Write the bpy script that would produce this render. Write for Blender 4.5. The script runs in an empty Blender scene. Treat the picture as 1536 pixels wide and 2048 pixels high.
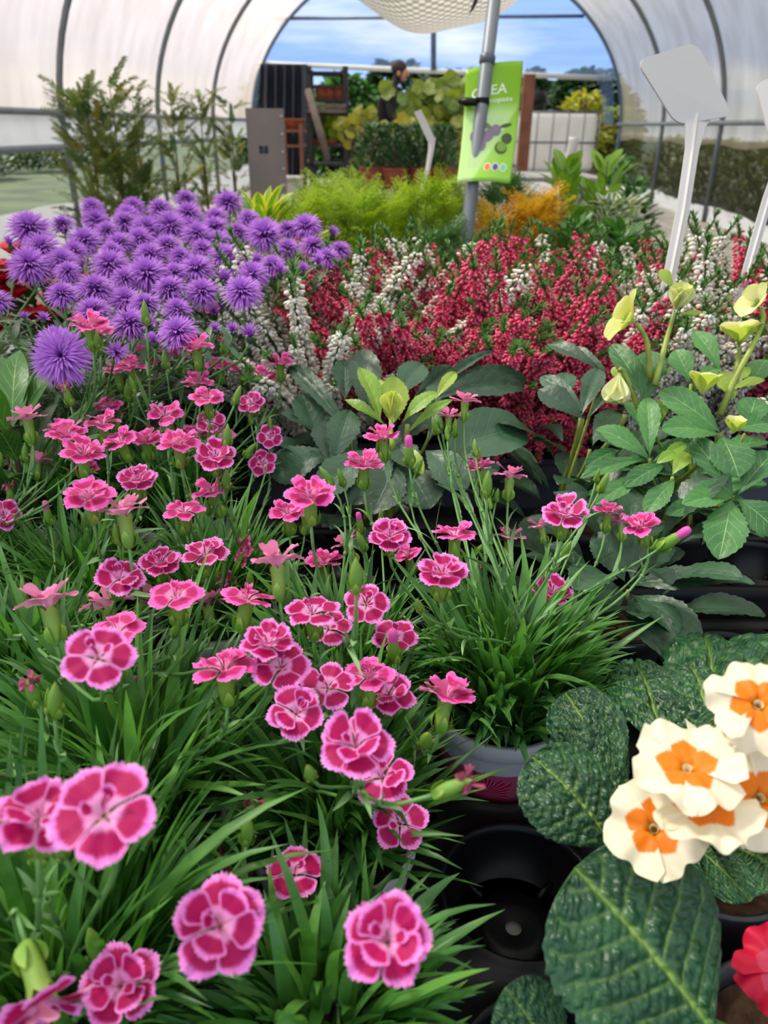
import bpy, math, random
import numpy as np
from mathutils import Vector, Matrix, Quaternion
rnd = random.Random(7)
nr = np.random.default_rng(11)
S = bpy.context.scene
COL = S.collection
PI = math.pi

# ------------------------------------------------------------------ camera
F = 1540.0
PITCH = math.radians(26.6)
cam_d = bpy.data.cameras.new('camera')
cam_d.sensor_fit = 'VERTICAL'
cam_d.sensor_height = 34.6
cam_d.sensor_width = 25.95
cam_d.lens = F / 2048 * 34.6
cam_d.clip_start = 0.02
cam_d.clip_end = 300
cam = bpy.data.objects.new('camera', cam_d)
CAMLOC = Vector((0, 0, 1.05))
CM = Matrix.Translation(CAMLOC) @ Matrix.Rotation(PI / 2 - PITCH, 4, 'X') @ Matrix.Rotation(math.radians(0.7), 4, 'Z')
cam.matrix_world = CM
COL.objects.link(cam)
S.camera = cam
cam_d.dof.use_dof = True
cam_d.dof.focus_distance = 0.62
cam_d.dof.aperture_fstop = 9.0

# ------------------------------------------------------------------ world, sun, exposure
w = bpy.data.worlds.new('sky'); S.world = w; w.use_nodes = True
nt = w.node_tree; nt.nodes.clear()
def N(nt, t, **k):
    n = nt.nodes.new(t)
    for a, b in k.items(): setattr(n, a, b)
    return n
geo = N(nt, 'ShaderNodeTexCoord'); sep = N(nt, 'ShaderNodeSeparateXYZ')
nt.links.new(geo.outputs['Generated'], sep.inputs[0])
ramp = N(nt, 'ShaderNodeValToRGB')
cr = ramp.color_ramp
cr.elements[0].position = 0.0; cr.elements[0].color = (0.62, 0.70, 0.78, 1)
cr.elements[1].position = 1.0; cr.elements[1].color = (0.86, 0.88, 0.90, 1)
e = cr.elements.new(0.06); e.color = (0.26, 0.44, 0.86, 1)
e = cr.elements.new(0.30); e.color = (0.34, 0.50, 0.86, 1)
e = cr.elements.new(0.50); e.color = (0.80, 0.84, 0.88, 1)
nt.links.new(sep.outputs[2], ramp.inputs[0])
noi = N(nt, 'ShaderNodeTexNoise'); noi.inputs['Scale'].default_value = 3.0; noi.inputs['Detail'].default_value = 5
mp = N(nt, 'ShaderNodeMapping'); mp.inputs['Scale'].default_value = (1, 1, 5)
nt.links.new(geo.outputs['Generated'], mp.inputs[0]); nt.links.new(mp.outputs[0], noi.inputs[0])
r2 = N(nt, 'ShaderNodeValToRGB'); r2.color_ramp.elements[0].position = .5; r2.color_ramp.elements[1].position = .72
nt.links.new(noi.outputs[0], r2.inputs[0])
mx = N(nt, 'ShaderNodeMix', data_type='RGBA'); mx.inputs['B'].default_value = (0.95, 0.96, 1, 1)
nt.links.new(r2.outputs[0], mx.inputs['Factor']); nt.links.new(ramp.outputs[0], mx.inputs['A'])
bg = N(nt, 'ShaderNodeBackground'); bg.inputs[1].default_value = 1.5
nt.links.new(mx.outputs['Result'], bg.inputs[0])
wo = N(nt, 'ShaderNodeOutputWorld'); nt.links.new(bg.outputs[0], wo.inputs[0])

sun_d = bpy.data.lights.new('sun', 'SUN'); sun_d.energy = 6.5; sun_d.angle = math.radians(10); sun_d.color = (1, .93, .80)
sun = bpy.data.objects.new('sun', sun_d); COL.objects.link(sun)
sd = Vector((-0.75, 0.30, 1.05)).normalized()     # towards the sun: left, a little ahead, high
sun.rotation_euler = sd.to_track_quat('Z', 'Y').to_euler()

S.view_settings.view_transform = 'Standard'
S.view_settings.look = 'None'
S.view_settings.gamma = 1.0
S.view_settings.use_curve_mapping = False
S.view_settings.exposure = 0.2
S.cycles.use_denoising = True
S.cycles.max_bounces = 7
S.cycles.diffuse_bounces = 3
S.cycles.glossy_bounces = 2
S.cycles.transmission_bounces = 4
S.cycles.transparent_max_bounces = 10
S.cycles.caustics_reflective = False
S.cycles.caustics_refractive = False
S.cycles.sample_clamp_indirect = 4.0

# ------------------------------------------------------------------ helpers
def P(px, py, depth):
    """the point of the place that the photo shows at (px, py), depth metres ahead of the camera"""
    return CM @ Vector(((px - 768) / F * depth, (1024 - py) / F * depth, -depth))
def PZ(px, py, z):
    a = CM @ Vector((0, 0, 0)); b = P(px, py, 1.0) - a
    return a + b * ((z - a.z) / b.z)
def PD(px, py, D):
    a = CM @ Vector((0, 0, 0)); b = P(px, py, 1.0) - a
    return a + b * (D / b.y)
TH = math.radians(3.06)
AX = Vector((math.sin(TH), math.cos(TH), 0)); RX = Vector((math.cos(TH), -math.sin(TH), 0))
def T(u, d, z):
    """tunnel frame: u to the right of its middle line, d along it"""
    return RX * u + AX * d + Vector((0, 0, z))
def PU(px, py, u):
    """point seen at (px,py) on the tunnel's plane at offset u"""
    a = CM @ Vector((0, 0, 0)); b = P(px, py, 1.0) - a
    return a + b * ((u - a.dot(RX)) / b.dot(RX))
def PT(px, py, d):
    a = CM @ Vector((0, 0, 0)); b = P(px, py, 1.0) - a
    return a + b * ((d - a.dot(AX)) / b.dot(AX))

def lin(c):
    if isinstance(c, str):
        c = tuple(int(c[i:i + 2], 16) / 255 for i in (0, 2, 4))
    return tuple(x / 12.92 if x <= .04045 else ((x + .055) / 1.055) ** 2.4 for x in c)

class MB:
    def __init__(s):
        s.V = []; s.C = []; s.U = []; s.Fs = []; s.n = 0
    def add(s, V, Fc, col=(1, 1, 1), U=None):
        V = np.asarray(V, dtype=np.float32).reshape(-1, 3); m = len(V)
        c = np.asarray(col, dtype=np.float32)
        if c.ndim == 1: c = np.tile(c, (m, 1))
        s.V.append(V); s.C.append(c)
        s.U.append(np.zeros((m, 3), np.float32) if U is None else np.asarray(U, dtype=np.float32))
        if isinstance(Fc, np.ndarray): s.Fs.append(Fc + s.n)
        else:
            by = {}
            for f in Fc: by.setdefault(len(f), []).append(f)
            for k, l in by.items(): s.Fs.append(np.asarray(l, dtype=np.int64) + s.n)
        s.n += m
    def inst(s, tm, M, cols=None, rand=True):
        """many copies of a template (V,F,U) by matrices M (n,3,4)"""
        V, Fc, U = tm; M = np.asarray(M, dtype=np.float32); n = len(M); m = len(V)
        W = np.einsum('nij,mj->nmi', M[:, :, :3], V) + M[:, None, :, 3]
        UU = np.tile(U[None], (n, 1, 1)).copy()
        if rand: UU[:, :, 2] = nr.random(n)[:, None]
        if cols is None: cols = np.ones((n, 3))
        C = np.repeat(np.asarray(cols, dtype=np.float32)[:, None, :], m, 1)
        FF = (Fc[None] + (np.arange(n) * m)[:, None, None]).reshape(-1, Fc.shape[1])
        s.add(W.reshape(-1, 3), FF, C.reshape(-1, 3), UU.reshape(-1, 3))
    def mesh(s, name, mats, smooth=True, M=None, loc=None):
        me = bpy.data.meshes.new(name)
        V = np.concatenate(s.V) if s.V else np.zeros((0, 3), np.float32)
        if loc is not None: V = V - np.asarray(loc, dtype=np.float32)
        if M is not None:
            A = np.array(M.inverted()); V = V @ A[:3, :3].T + A[:3, 3]
        me.vertices.add(len(V)); me.vertices.foreach_set('co', V.astype(np.float32).ravel())
        li = np.concatenate([f.ravel() for f in s.Fs]); nf = [len(f) for f in s.Fs]; ks = [f.shape[1] for f in s.Fs]
        tot = np.concatenate([np.full(n, k) for n, k in zip(nf, ks)])
        st = np.concatenate([[0], np.cumsum(tot)[:-1]])
        me.loops.add(len(li)); me.loops.foreach_set('vertex_index', li.astype(np.int32))
        me.polygons.add(len(tot)); me.polygons.foreach_set('loop_start', st.astype(np.int32))
        me.update(calc_edges=True)
        me.polygons.foreach_set('use_smooth', np.full(len(tot), smooth))
        a = me.color_attributes.new('Col', 'FLOAT_COLOR', 'POINT')
        C = np.concatenate(s.C); a.data.foreach_set('color', np.hstack([C, np.ones((len(C), 1), np.float32)]).ravel())
        u = me.attributes.new('puv', 'FLOAT_VECTOR', 'POINT'); u.data.foreach_set('vector', np.concatenate(s.U).astype(np.float32).ravel())
        me.materials.append(mats)
        me.validate()
        return me

def link(name, me, parent=None, M=None):
    o = bpy.data.objects.new(name, me); COL.objects.link(o)
    if parent: o.parent = parent
    if M is not None: o.matrix_local = M
    return o
def part(name, mb, mat, parent, root=None, smooth=True, label=None):
    """mb holds world coordinates; parent is a thing whose Empty is a pure translation"""
    base = root if root is not None else parent
    if not mb.V: return None
    o = link(name, mb.mesh(name, mat, smooth, loc=wloc(base)), parent)
    if label: o['label'] = label
    return o
WL = {}
def wloc(o):
    return WL.get(o.name, (0, 0, 0))
def thing(name, label, cat, loc, group=None):
    o = bpy.data.objects.new(name, None); COL.objects.link(o)
    o.empty_display_size = .05
    o.location = loc; WL[o.name] = tuple(loc)
    o['label'] = label; o['category'] = cat
    if group: o['group'] = group
    return o
def single(name, mb, mat, label, cat, loc, group=None, smooth=True, kind=None):
    o = link(name, mb.mesh(name, mat, smooth, loc=loc)); o.location = loc; WL[o.name] = tuple(loc)
    o['label'] = label; o['category'] = cat
    if group: o['group'] = group
    if kind: o['kind'] = kind
    return o
def struct(name, mb, mat, smooth=False, label=None):
    o = link(name, mb.mesh(name, mat, smooth)); o['kind'] = 'structure'
    if label: o['label'] = label
    return o

def grid_faces(nu, nv, wrap=False):
    a = np.arange(nu - 1)[:, None] * nv + np.arange(nv - 1)[None]
    a = a.ravel(); f = np.stack([a, a + 1, a + nv + 1, a + nv], 1)
    if wrap:
        b = np.arange(nu - 1) * nv
        f = np.vstack([f, np.stack([b + nv - 1, b, b + nv, b + 2 * nv - 1], 1)])
    return f
def box(mb, c, s, col=(1, 1, 1), R=None):
    V = np.array([[x, y, z] for x in (-.5, .5) for y in (-.5, .5) for z in (-.5, .5)]) * np.array(s)
    if R is not None: V = V @ np.array(R.to_3x3()).T
    V = V + np.array(c)
    mb.add(V, np.array([[0, 1, 3, 2], [4, 6, 7, 5], [0, 4, 5, 1], [2, 3, 7, 6], [0, 2, 6, 4], [1, 5, 7, 3]]), col)
def tube(mb, pts, rad, ns=6, col=(1, 1, 1), cap=True):
    pts = [Vector(p) for p in pts]; n = len(pts)
    if not hasattr(rad, '__len__'): rad = [rad] * n
    V = []; U = []; up = None
    for i, p in enumerate(pts):
        t = (pts[min(i + 1, n - 1)] - pts[max(i - 1, 0)])
        if t.length < 1e-9: t = Vector((0, 0, 1))
        t.normalize()
        if up is None:
            up = t.orthogonal().normalized()
        up = (up - t * up.dot(t)).normalized(); b = t.cross(up)
        for k in range(ns):
            a = 2 * PI * k / ns
            V.append(p + (up * math.cos(a) + b * math.sin(a)) * rad[i]); U.append((k / ns, i / (n - 1), 0))
    fs = grid_faces(n, ns, True)
    mb.add(np.array([tuple(v) for v in V]), fs, col, np.array(U))
    if cap:
        m0 = mb.n - n * ns
        mb.Fs.append(np.array([[m0 + k for k in range(ns)][::-1]])); mb.Fs.append(np.array([[m0 + (n - 1) * ns + k for k in range(ns)]]))
def lathe(mb, prof, c=(0, 0, 0), ns=32, col=(1, 1, 1), M=None):
    a = np.linspace(0, 2 * PI, ns, endpoint=False)
    V = np.array([[r * math.cos(t), r * math.sin(t), z] for r, z in prof for t in a])
    if M is not None: V = V @ np.array(M)[:3, :3].T + np.array(M)[:3, 3]
    V = V + np.array(c)
    U = np.array([[t / 2 / PI, i / (len(prof) - 1), 0] for i in range(len(prof)) for t in a])
    mb.add(V, grid_faces(len(prof), ns, True), col, U)
def bez(p0, p1, p2, p3, n=8):
    return [p0 * (1 - t) ** 3 + p1 * 3 * t * (1 - t) ** 2 + p2 * 3 * t * t * (1 - t) + p3 * t ** 3 for t in [i / (n - 1) for i in range(n)]]
def prism(mb, pts, o, ux, uy, th, col=(1, 1, 1)):
    """flat outline pts (2D) at o with axes ux, uy, thickness th"""
    nz = Vector(ux).cross(Vector(uy)).normalized()
    a = [Vector(o) + Vector(ux) * x + Vector(uy) * y for x, y in pts]; n = len(a)
    V = [tuple(p + nz * th / 2) for p in a] + [tuple(p - nz * th / 2) for p in a]
    mb.add(np.array(V), [list(range(n)), list(range(2 * n - 1, n - 1, -1))] + [[i, i + n, (i + 1) % n + n, (i + 1) % n] for i in range(n)], col)

def frames(pos, dr, nm, sx, sy, sz=None):
    """matrices (n,3,4): y axis along dr, z near nm"""
    pos = np.asarray(pos, float); dr = np.asarray(dr, float); nm = np.asarray(nm, float)
    y = dr / np.linalg.norm(dr, axis=1, keepdims=True)
    x = np.cross(y, nm); l = np.linalg.norm(x, axis=1, keepdims=True); x = np.where(l > 1e-6, x / np.maximum(l, 1e-9), [1, 0, 0])
    z = np.cross(x, y)
    sx = np.asarray(sx, float).reshape(-1, 1); sy = np.asarray(sy, float).reshape(-1, 1)
    sz = sy if sz is None else np.asarray(sz, float).reshape(-1, 1)
    return np.stack([x * sx, y * sy, z * sz, pos], 2)

ASP = {'blade': .07, 'lance': .28, 'ovate': .42, 'obovate': .45, 'round': .9, 'spoon': .2}
def leaf_t(prof='ovate', nl=8, nc=3, curl=.6, fold=.15, serr=0, nserr=12, wave=0, seed=0, twist=0, pucker=0):
    """leaf template: base at origin, tip at (0,1,0), top side +Z, half width 0.5"""
    r = np.random.default_rng(seed)
    ts = np.linspace(0, 1, nl + 1)
    ang = curl * (ts - .5)
    cy = np.concatenate([[0], np.cumsum(np.cos((ang[1:] + ang[:-1]) / 2))]); cz = -np.concatenate([[0], np.cumsum(np.sin((ang[1:] + ang[:-1]) / 2))])
    cz = cz - cy * cz[-1] / cy[-1]; k = 1 / cy[-1]; cy = cy * k; cz = cz * k
    if prof == 'blade': w = np.minimum(1, ts * 6 + .35) * (1 - ts ** 3.0)
    elif prof == 'lance': w = np.sin(PI * np.clip(ts, 0, 1) ** .75) ** .8
    elif prof == 'ovate': w = np.sin(PI * ts ** .85) ** .62
    elif prof == 'obovate': w = np.sin(PI * ts ** 1.5) ** .7
    elif prof == 'round': w = np.sqrt(np.clip(1 - (2 * ts - 1) ** 2, 0, 1)) ** .8
    elif prof == 'spoon': w = .10 + .9 * np.clip((ts - .2) / .25, 0, 1) ** 1.2; w = w * np.sqrt(np.clip(1 - np.clip((ts - .62) / .38, 0, 1) ** 2, 0, 1))
    else: w = np.ones_like(ts)
    w = np.maximum(w, .015)
    s = np.linspace(-1, 1, nc + 1 if nc % 2 == 0 else nc + 1)
    ph = r.random(4) * 6
    V = []; U = []
    for i, t in enumerate(ts):
        ww = w[i] * .5
        if serr: ww = ww * (1 + serr * ((t * nserr) % 1 - .5) * (1 if .12 < t < .93 else 0))
        tw = twist * (t - .3)
        for q in s:
            x = q * ww; K = ASP.get(prof, .4); z = fold * abs(q) * w[i] * .5 + wave / K * math.sin(t * 11 + ph[0] + (3 if q > 0 else 0)) * abs(q) ** 1.5
            if pucker: z += pucker / K * (abs(math.sin(PI * (t * 7 - abs(q) * 1.8))) ** .7) * min(1, abs(q) * 5) * (1 - abs(q) * .4) * min(1, 5 * t)
            V.append((x * math.cos(tw) - z * math.sin(tw), cy[i] + (abs(q) ** 2) * -.0, cz[i] + K * (x * math.sin(tw) + z * math.cos(tw)))); U.append((q, t, 0))
    return np.array(V, np.float32), grid_faces(nl + 1, len(s)), np.array(U, np.float32)

# ------------------------------------------------------------------ materials
def newmat(name):
    m = bpy.data.materials.new(name); m.use_nodes = True; nt = m.node_tree; nt.nodes.clear()
    return m, nt
def mixc(nt, f, a, b, mode='MIX'):
    n = N(nt, 'ShaderNodeMix', data_type='RGBA', blend_type=mode)
    for k, v in (('Factor', f), ('A', a), ('B', b)):
        if isinstance(v, (int, float)): n.inputs[k].default_value = v
        elif isinstance(v, tuple): n.inputs[k].default_value = (*v, 1) if len(v) == 3 else v
        else: nt.links.new(v, n.inputs[k])
    return n.outputs['Result']
def math_(nt, op, a, b=None, c=None, clamp=False):
    n = N(nt, 'ShaderNodeMath', operation=op); n.use_clamp = clamp
    for i, v in enumerate((a, b, c)):
        if v is None: continue
        if isinstance(v, (int, float)): n.inputs[i].default_value = v
        else: nt.links.new(v, n.inputs[i])
    return n.outputs[0]
def sstep(nt, x, a, b):
    n = N(nt, 'ShaderNodeMapRange', interpolation_type='SMOOTHSTEP')
    nt.links.new(x, n.inputs[0]); n.inputs[1].default_value = a; n.inputs[2].default_value = b
    return n.outputs[0]
def noise(nt, scale, detail=3, vec=None, rough=.5):
    n = N(nt, 'ShaderNodeTexNoise'); n.inputs['Scale'].default_value = scale; n.inputs['Detail'].default_value = detail; n.inputs['Roughness'].default_value = rough
    if vec is None:
        g = N(nt, 'ShaderNodeTexCoord'); vec = g.outputs['Object']
    nt.links.new(vec, n.inputs['Vector'])
    return n.outputs[0]
def puv(nt):
    a = N(nt, 'ShaderNodeAttribute', attribute_name='puv'); s = N(nt, 'ShaderNodeSeparateXYZ'); nt.links.new(a.outputs['Vector'], s.inputs[0])
    return s.outputs[0], s.outputs[1], s.outputs[2], a.outputs['Vector']
def finish(m, nt, color, rough=.5, spec=.5, transl=0, tcol=None, bump=None, bstr=.3, bdist=.002, metal=0, coat=0, sheen=0):
    b = N(nt, 'ShaderNodeBsdfPrincipled')
    def put(k, v):
        if isinstance(v, (int, float)): b.inputs[k].default_value = v
        elif isinstance(v, tuple): b.inputs[k].default_value = (*v, 1)
        else: nt.links.new(v, b.inputs[k])
    put('Base Color', color); put('Roughness', rough); put('Metallic', metal); put('Specular IOR Level', spec); put('Coat Weight', coat)
    if bump is not None:
        bn = N(nt, 'ShaderNodeBump'); bn.inputs['Strength'].default_value = bstr; bn.inputs['Distance'].default_value = bdist
        nt.links.new(bump, bn.inputs['Height']); nt.links.new(bn.outputs[0], b.inputs['Normal'])
    out = N(nt, 'ShaderNodeOutputMaterial')
    sh = b.outputs[0]
    if transl:
        t = N(nt, 'ShaderNodeBsdfTranslucent'); tc = tcol if tcol is not None else color
        if isinstance(tc, tuple): t.inputs[0].default_value = (*tc, 1)
        else: nt.links.new(tc, t.inputs[0])
        mxs = N(nt, 'ShaderNodeMixShader'); mxs.inputs[0].default_value = transl
        nt.links.new(sh, mxs.inputs[1]); nt.links.new(t.outputs[0], mxs.inputs[2]); sh = mxs.outputs[0]
    nt.links.new(sh, out.inputs[0])
    return m
def plain(name, col, rough=.5, var=.12, scale=20, bump=0, **k):
    m, nt = newmat(name); c = lin(col) if isinstance(col, str) else col
    nz = noise(nt, scale)
    base = mixc(nt, sstep(nt, nz, .3, .7), tuple(x * (1 - var) for x in c), tuple(min(1, x * (1 + var)) for x in c))
    at = N(nt, 'ShaderNodeAttribute', attribute_name='Col')
    base = mixc(nt, 1.0, base, at.outputs['Color'], 'MULTIPLY')
    if bump: k['bump'] = noise(nt, scale * 4, 5); k['bstr'] = bump
    return finish(m, nt, base, rough, **k)
def leafmat(name, c1, c2, vein=None, rough=.4, transl=.3, tcol=None, nl=7, slant=1.8, vw=.03, spec=.5, bump=.25, edge=None, tip=None, back=None, vstr=1.0, cscale=60):
    """leaf pigment between c1 and c2, pale midrib and side veins, optional margin colour"""
    m, nt = newmat(name); u, v, r, vec = puv(nt)
    nz = noise(nt, cscale, 3)
    f = math_(nt, 'ADD', math_(nt, 'MULTIPLY', nz, .6), math_(nt, 'MULTIPLY', r, .6)); f = sstep(nt, f, .3, .85)
    c = mixc(nt, f, lin(c1), lin(c2))
    au = math_(nt, 'ABSOLUTE', u); h = None
    if edge:
        e = sstep(nt, math_(nt, 'ADD', au, math_(nt, 'MULTIPLY', noise(nt, 90, 2), .5)), .75, .95)
        c = mixc(nt, e, c, lin(edge))
    if tip:
        c = mixc(nt, sstep(nt, v, .5, 1.0), c, lin(tip))
    if vein:
        mid = math_(nt, 'SUBTRACT', 1.0, sstep(nt, au, vw * .5, vw * 1.6))
        q = math_(nt, 'SUBTRACT', math_(nt, 'MULTIPLY', v, float(nl)), math_(nt, 'MULTIPLY', au, slant))
        fr = math_(nt, 'FRACT', q); d = math_(nt, 'ABSOLUTE', math_(nt, 'SUBTRACT', fr, .5))
        lat = math_(nt, 'MULTIPLY', math_(nt, 'SUBTRACT', 1.0, sstep(nt, d, vw * .6, vw * 2.6)), math_(nt, 'SUBTRACT', 1.0, sstep(nt, au, .6, 1.0)))
        vv = math_(nt, 'MAXIMUM', mid, math_(nt, 'MULTIPLY', lat, .6))
        c = mixc(nt, math_(nt, 'MULTIPLY', vv, vstr), c, lin(vein)); h = vv
    at = N(nt, 'ShaderNodeAttribute', attribute_name='Col')
    c = mixc(nt, 1.0, c, at.outputs['Color'], 'MULTIPLY')
    if back:
        g = N(nt, 'ShaderNodeNewGeometry'); c = mixc(nt, g.outputs['Backfacing'], c, lin(back))
    hh = noise(nt, 250, 3)
    if h is not None: hh = math_(nt, 'SUBTRACT', hh, h)
    tc = mixc(nt, 1.0, c, (1.25, 1.35, .7), 'MULTIPLY') if tcol is None else lin(tcol)
    rg = math_(nt, 'ADD', rough - .08, math_(nt, 'MULTIPLY', noise(nt, 120, 2), .16))
    return finish(m, nt, c, rg, spec, transl, tc, bump=hh, bstr=bump, bdist=.001)

M = {}
M['dleaf'] = leafmat('dianthus_leaf_green', '2d5723', '5e8e50', rough=.42, transl=.35, bump=.1)
M['dstem'] = leafmat('dianthus_stem_green', '5c8a45', '7fa36c', rough=.5, transl=0, bump=.1)
M['calyx'] = leafmat('calyx_green', '6f9a36', '8bab45', rough=.45, transl=.15, bump=.2, tip='a8bb5c')
def petalmat(name, edge, core, throat, back, rim=.72, dark=1.0):
    m, nt = newmat(name); u, v, r, vec = puv(nt); au = math_(nt, 'ABSOLUTE', u)
    sc = N(nt, 'ShaderNodeMapping'); sc.inputs['Scale'].default_value = (11, 1.2, 7); nt.links.new(vec, sc.inputs[0])
    streak = noise(nt, 2.2, 3, sc.outputs[0])
    sn = math_(nt, 'MULTIPLY', math_(nt, 'SUBTRACT', streak, .5), .30)
    vv = math_(nt, 'ADD', v, sn)
    a = math_(nt, 'SUBTRACT', 1.0, sstep(nt, math_(nt, 'ADD', math_(nt, 'MULTIPLY', math_(nt, 'POWER', au, 3.0), .16), vv), rim, rim + .11))
    b = sstep(nt, vv, .25, .38)
    c_ = math_(nt, 'SUBTRACT', 1.0, sstep(nt, math_(nt, 'ADD', au, sn), .78, .98))
    f = math_(nt, 'MULTIPLY', math_(nt, 'MULTIPLY', a, b), c_)
    pink = mixc(nt, sstep(nt, v, .05, .5), lin(throat), lin(edge))
    pink = mixc(nt, math_(nt, 'MULTIPLY', sstep(nt, math_(nt, 'MAXIMUM', v, au), .93, 1.0), .5), pink, lin('f9c2ea'))
    core_ = mixc(nt, streak, lin(core), tuple(x * .7 for x in lin(core)))
    c = mixc(nt, math_(nt, 'MULTIPLY', f, dark), pink, core_)
    g = N(nt, 'ShaderNodeNewGeometry'); c = mixc(nt, g.outputs['Backfacing'], c, lin(back))
    return finish(m, nt, c, .5, .25, .2, c, bump=streak, bstr=.25, bdist=.001)
M['petal'] = petalmat('dianthus_petal', 'ee80d6', 'b20058', 'f2a8d2', 'ee9cc0', .78)
M['petal2'] = petalmat('dianthus_petal_bright', 'ec60b8', 'c0045e', 'f4a4cc', 'ee84b4', .68, .9)
M['petal3'] = petalmat('dianthus_petal_pale', 'ee86b8', 'e05a98', 'f6c0d4', 'f0a0c0', .6, .7)
M['wilt'] = leafmat('wilted_petal', '7a1c3c', 'b05070', rough=.7, transl=.1)
M['soil'] = plain('potting_soil', '3a2a20', .95, .5, 60, bump=1.0, spec=.1)
M['trayb'] = plain('black_plastic', '0c0c0f', .36, .15, 8, bump=.06, spec=.22)
M['trayg'] = plain('grey_plastic', '6c7078', .35, .1, 8, bump=.05)
M['rimg'] = plain('slate_plastic', '4a4d58', .4, .1, 8)
M['potw'] = None
M['potb'] = plain('black_pot', '17171a', .4, .1, 10)
M['terra'] = plain('terracotta', '93492f', .7, .15, 20)
M['steel'] = plain('galvanised_steel', '6d7378', .5, .12, 6, metal=.35)
M['steelblue'] = plain('galvanised_hoop', '5d6f86', .5, .12, 6, metal=.35)
M['white'] = plain('white_plastic', 'd9d5d0', .45, .05, 5, transl=.15)
M['wood'] = plain('weathered_wood', '6e5f56', .8, .25, 8, bump=.3)
M['woodb'] = plain('brown_wood', '7a4c38', .8, .2, 8, bump=.3)
M['darkwood'] = plain('dark_wood', '2b2728', .8, .25, 8, bump=.3)
M['bark'] = plain('bark', '57452f', .9, .3, 30, bump=.6)
# ------------------------------------------------------------------ structure
def filmmat(name, col, clear, rough=.35, streak=.2, fog=.0, sc=(1, 1, 1), spec=.5):
    """polythene: part clear, part milky (passes the light scattered)"""
    m, nt = newmat(name)
    tc = N(nt, 'ShaderNodeTexCoord'); mp = N(nt, 'ShaderNodeMapping'); mp.inputs['Scale'].default_value = sc
    nt.links.new(tc.outputs['Object'], mp.inputs[0]); nz = noise(nt, 1.0, 6, mp.outputs[0], .6)
    c = mixc(nt, sstep(nt, nz, .3, .7), tuple(x * (1 - streak) for x in lin(col)), lin(col))
    tl = N(nt, 'ShaderNodeBsdfTranslucent'); nt.links.new(c, tl.inputs[0])
    df = N(nt, 'ShaderNodeBsdfPrincipled'); nt.links.new(c, df.inputs['Base Color']); df.inputs['Roughness'].default_value = rough
    m1 = N(nt, 'ShaderNodeMixShader'); m1.inputs[0].default_value = .25; nt.links.new(tl.outputs[0], m1.inputs[1]); nt.links.new(df.outputs[0], m1.inputs[2])
    tr = N(nt, 'ShaderNodeBsdfTransparent'); tr.inputs[0].default_value = (.95, .96, .97, 1)
    m2 = N(nt, 'ShaderNodeMixShader')
    cf = math_(nt, 'ADD', clear - streak * .5, math_(nt, 'MULTIPLY', nz, streak), clamp=True)
    nt.links.new(cf, m2.inputs[0]); nt.links.new(m1.outputs[0], m2.inputs[1]); nt.links.new(tr.outputs[0], m2.inputs[2])
    o = N(nt, 'ShaderNodeOutputMaterial'); nt.links.new(m2.outputs[0], o.inputs[0])
    return m
M['film'] = filmmat('milky_film', 'beb2aa', .15, sc=(3, 3, .5))
M['filmr'] = filmmat('tan_shaded_film', 'c4b596', .22, sc=(3, 3, .5), streak=.25)  # white film like the left; the right wall's tan shading is in its colour
M['roof'] = filmmat('roof_film', 'ece6de', .5, sc=(2, 2, 2))
M['filmb'] = filmmat('clear_end_film', '93abd2', .66, sc=(.6, 1, 8), streak=.35)
M['skirt'] = plain('white_sheet', 'd8dadb', .6, .06, 3, transl=.2)
M['mesh'] = filmmat('shade_netting', '4a4234', .45, sc=(30, 30, 30), streak=.3)

A_W, B_H, ZS, BACK = 3.5, 2.79, 1.05, 16.5
def arc(d, n=48, off=0.0):
    pts = [T(-A_W - off, d, 0)] + [T(-(A_W + off) * math.cos(PI * i / n), d, ZS + (B_H + off) * math.sin(PI * i / n)) for i in range(n + 1)] + [T(A_W + off, d, 0)]
    return pts
k = 1
for d in (-.4, 2.3, 5.1, 7.9, 10.7, 13.4, 16.4):
    mb = MB(); tube(mb, arc(d, off=-.02), .032, 8)
    struct('trim_%d' % k, mb, M['steelblue' if d > 16 else 'steel'], True, 'galvanised steel hoop of the tunnel'); k += 1
def shell(i0, i1, n, name, mat, off=.03, d0=-1.5):
    mb = MB(); ds = np.linspace(d0, BACK, 37); V = []
    for d in ds:
        for i in np.linspace(i0, i1, n):
            a = PI * i; r = 1 - .006 * abs(math.sin(d * PI / 2.75))
            V.append(tuple(T(-(A_W + off) * math.cos(a) * r, d, ZS + (B_H + off) * math.sin(a) * r)))
    mb.add(np.array(V), grid_faces(len(ds), n)); struct(name, mb, mat, True)
shell(.008, .30, 16, 'wall_left', M['film'])
shell(.30, .70, 16, 'ceiling', M['roof'])
shell(.70, .992, 16, 'wall_right', M['filmr'])
def strip(name, u, z0, z1, mat, d0=-1.5, d1=BACK, wav=.02, n=60):
    mb = MB(); V = []
    for i in range(n + 1):
        d = d0 + (d1 - d0) * i / n
        for j in range(5):
            t = j / 4; V.append(tuple(T(u + wav * math.sin(d * 7 + j) * t, d, z0(d) * (1 - t) + z1(d) * t)))
    mb.add(np.array(V), grid_faces(n + 1, 5)); return mb
C_ = lambda v: (lambda d: v)
RAIL = 1.13
struct('trim_8', strip('x', -A_W, C_(RAIL), lambda d: .84 + .02 * math.sin(d), M['film']), M['skirt'], True, 'loose hem of the left film')
struct('trim_9', strip('x', A_W, C_(RAIL), lambda d: .88 + .02 * math.sin(d * 3), M['filmr']), M['filmr'], True, 'loose hem of the right film')
struct('trim_10', strip('x', -A_W, C_(0), lambda d: .36 + .01 * math.sin(d * 2), M['skirt'], wav=.04), M['skirt'], True, 'white skirt sheet')
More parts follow.
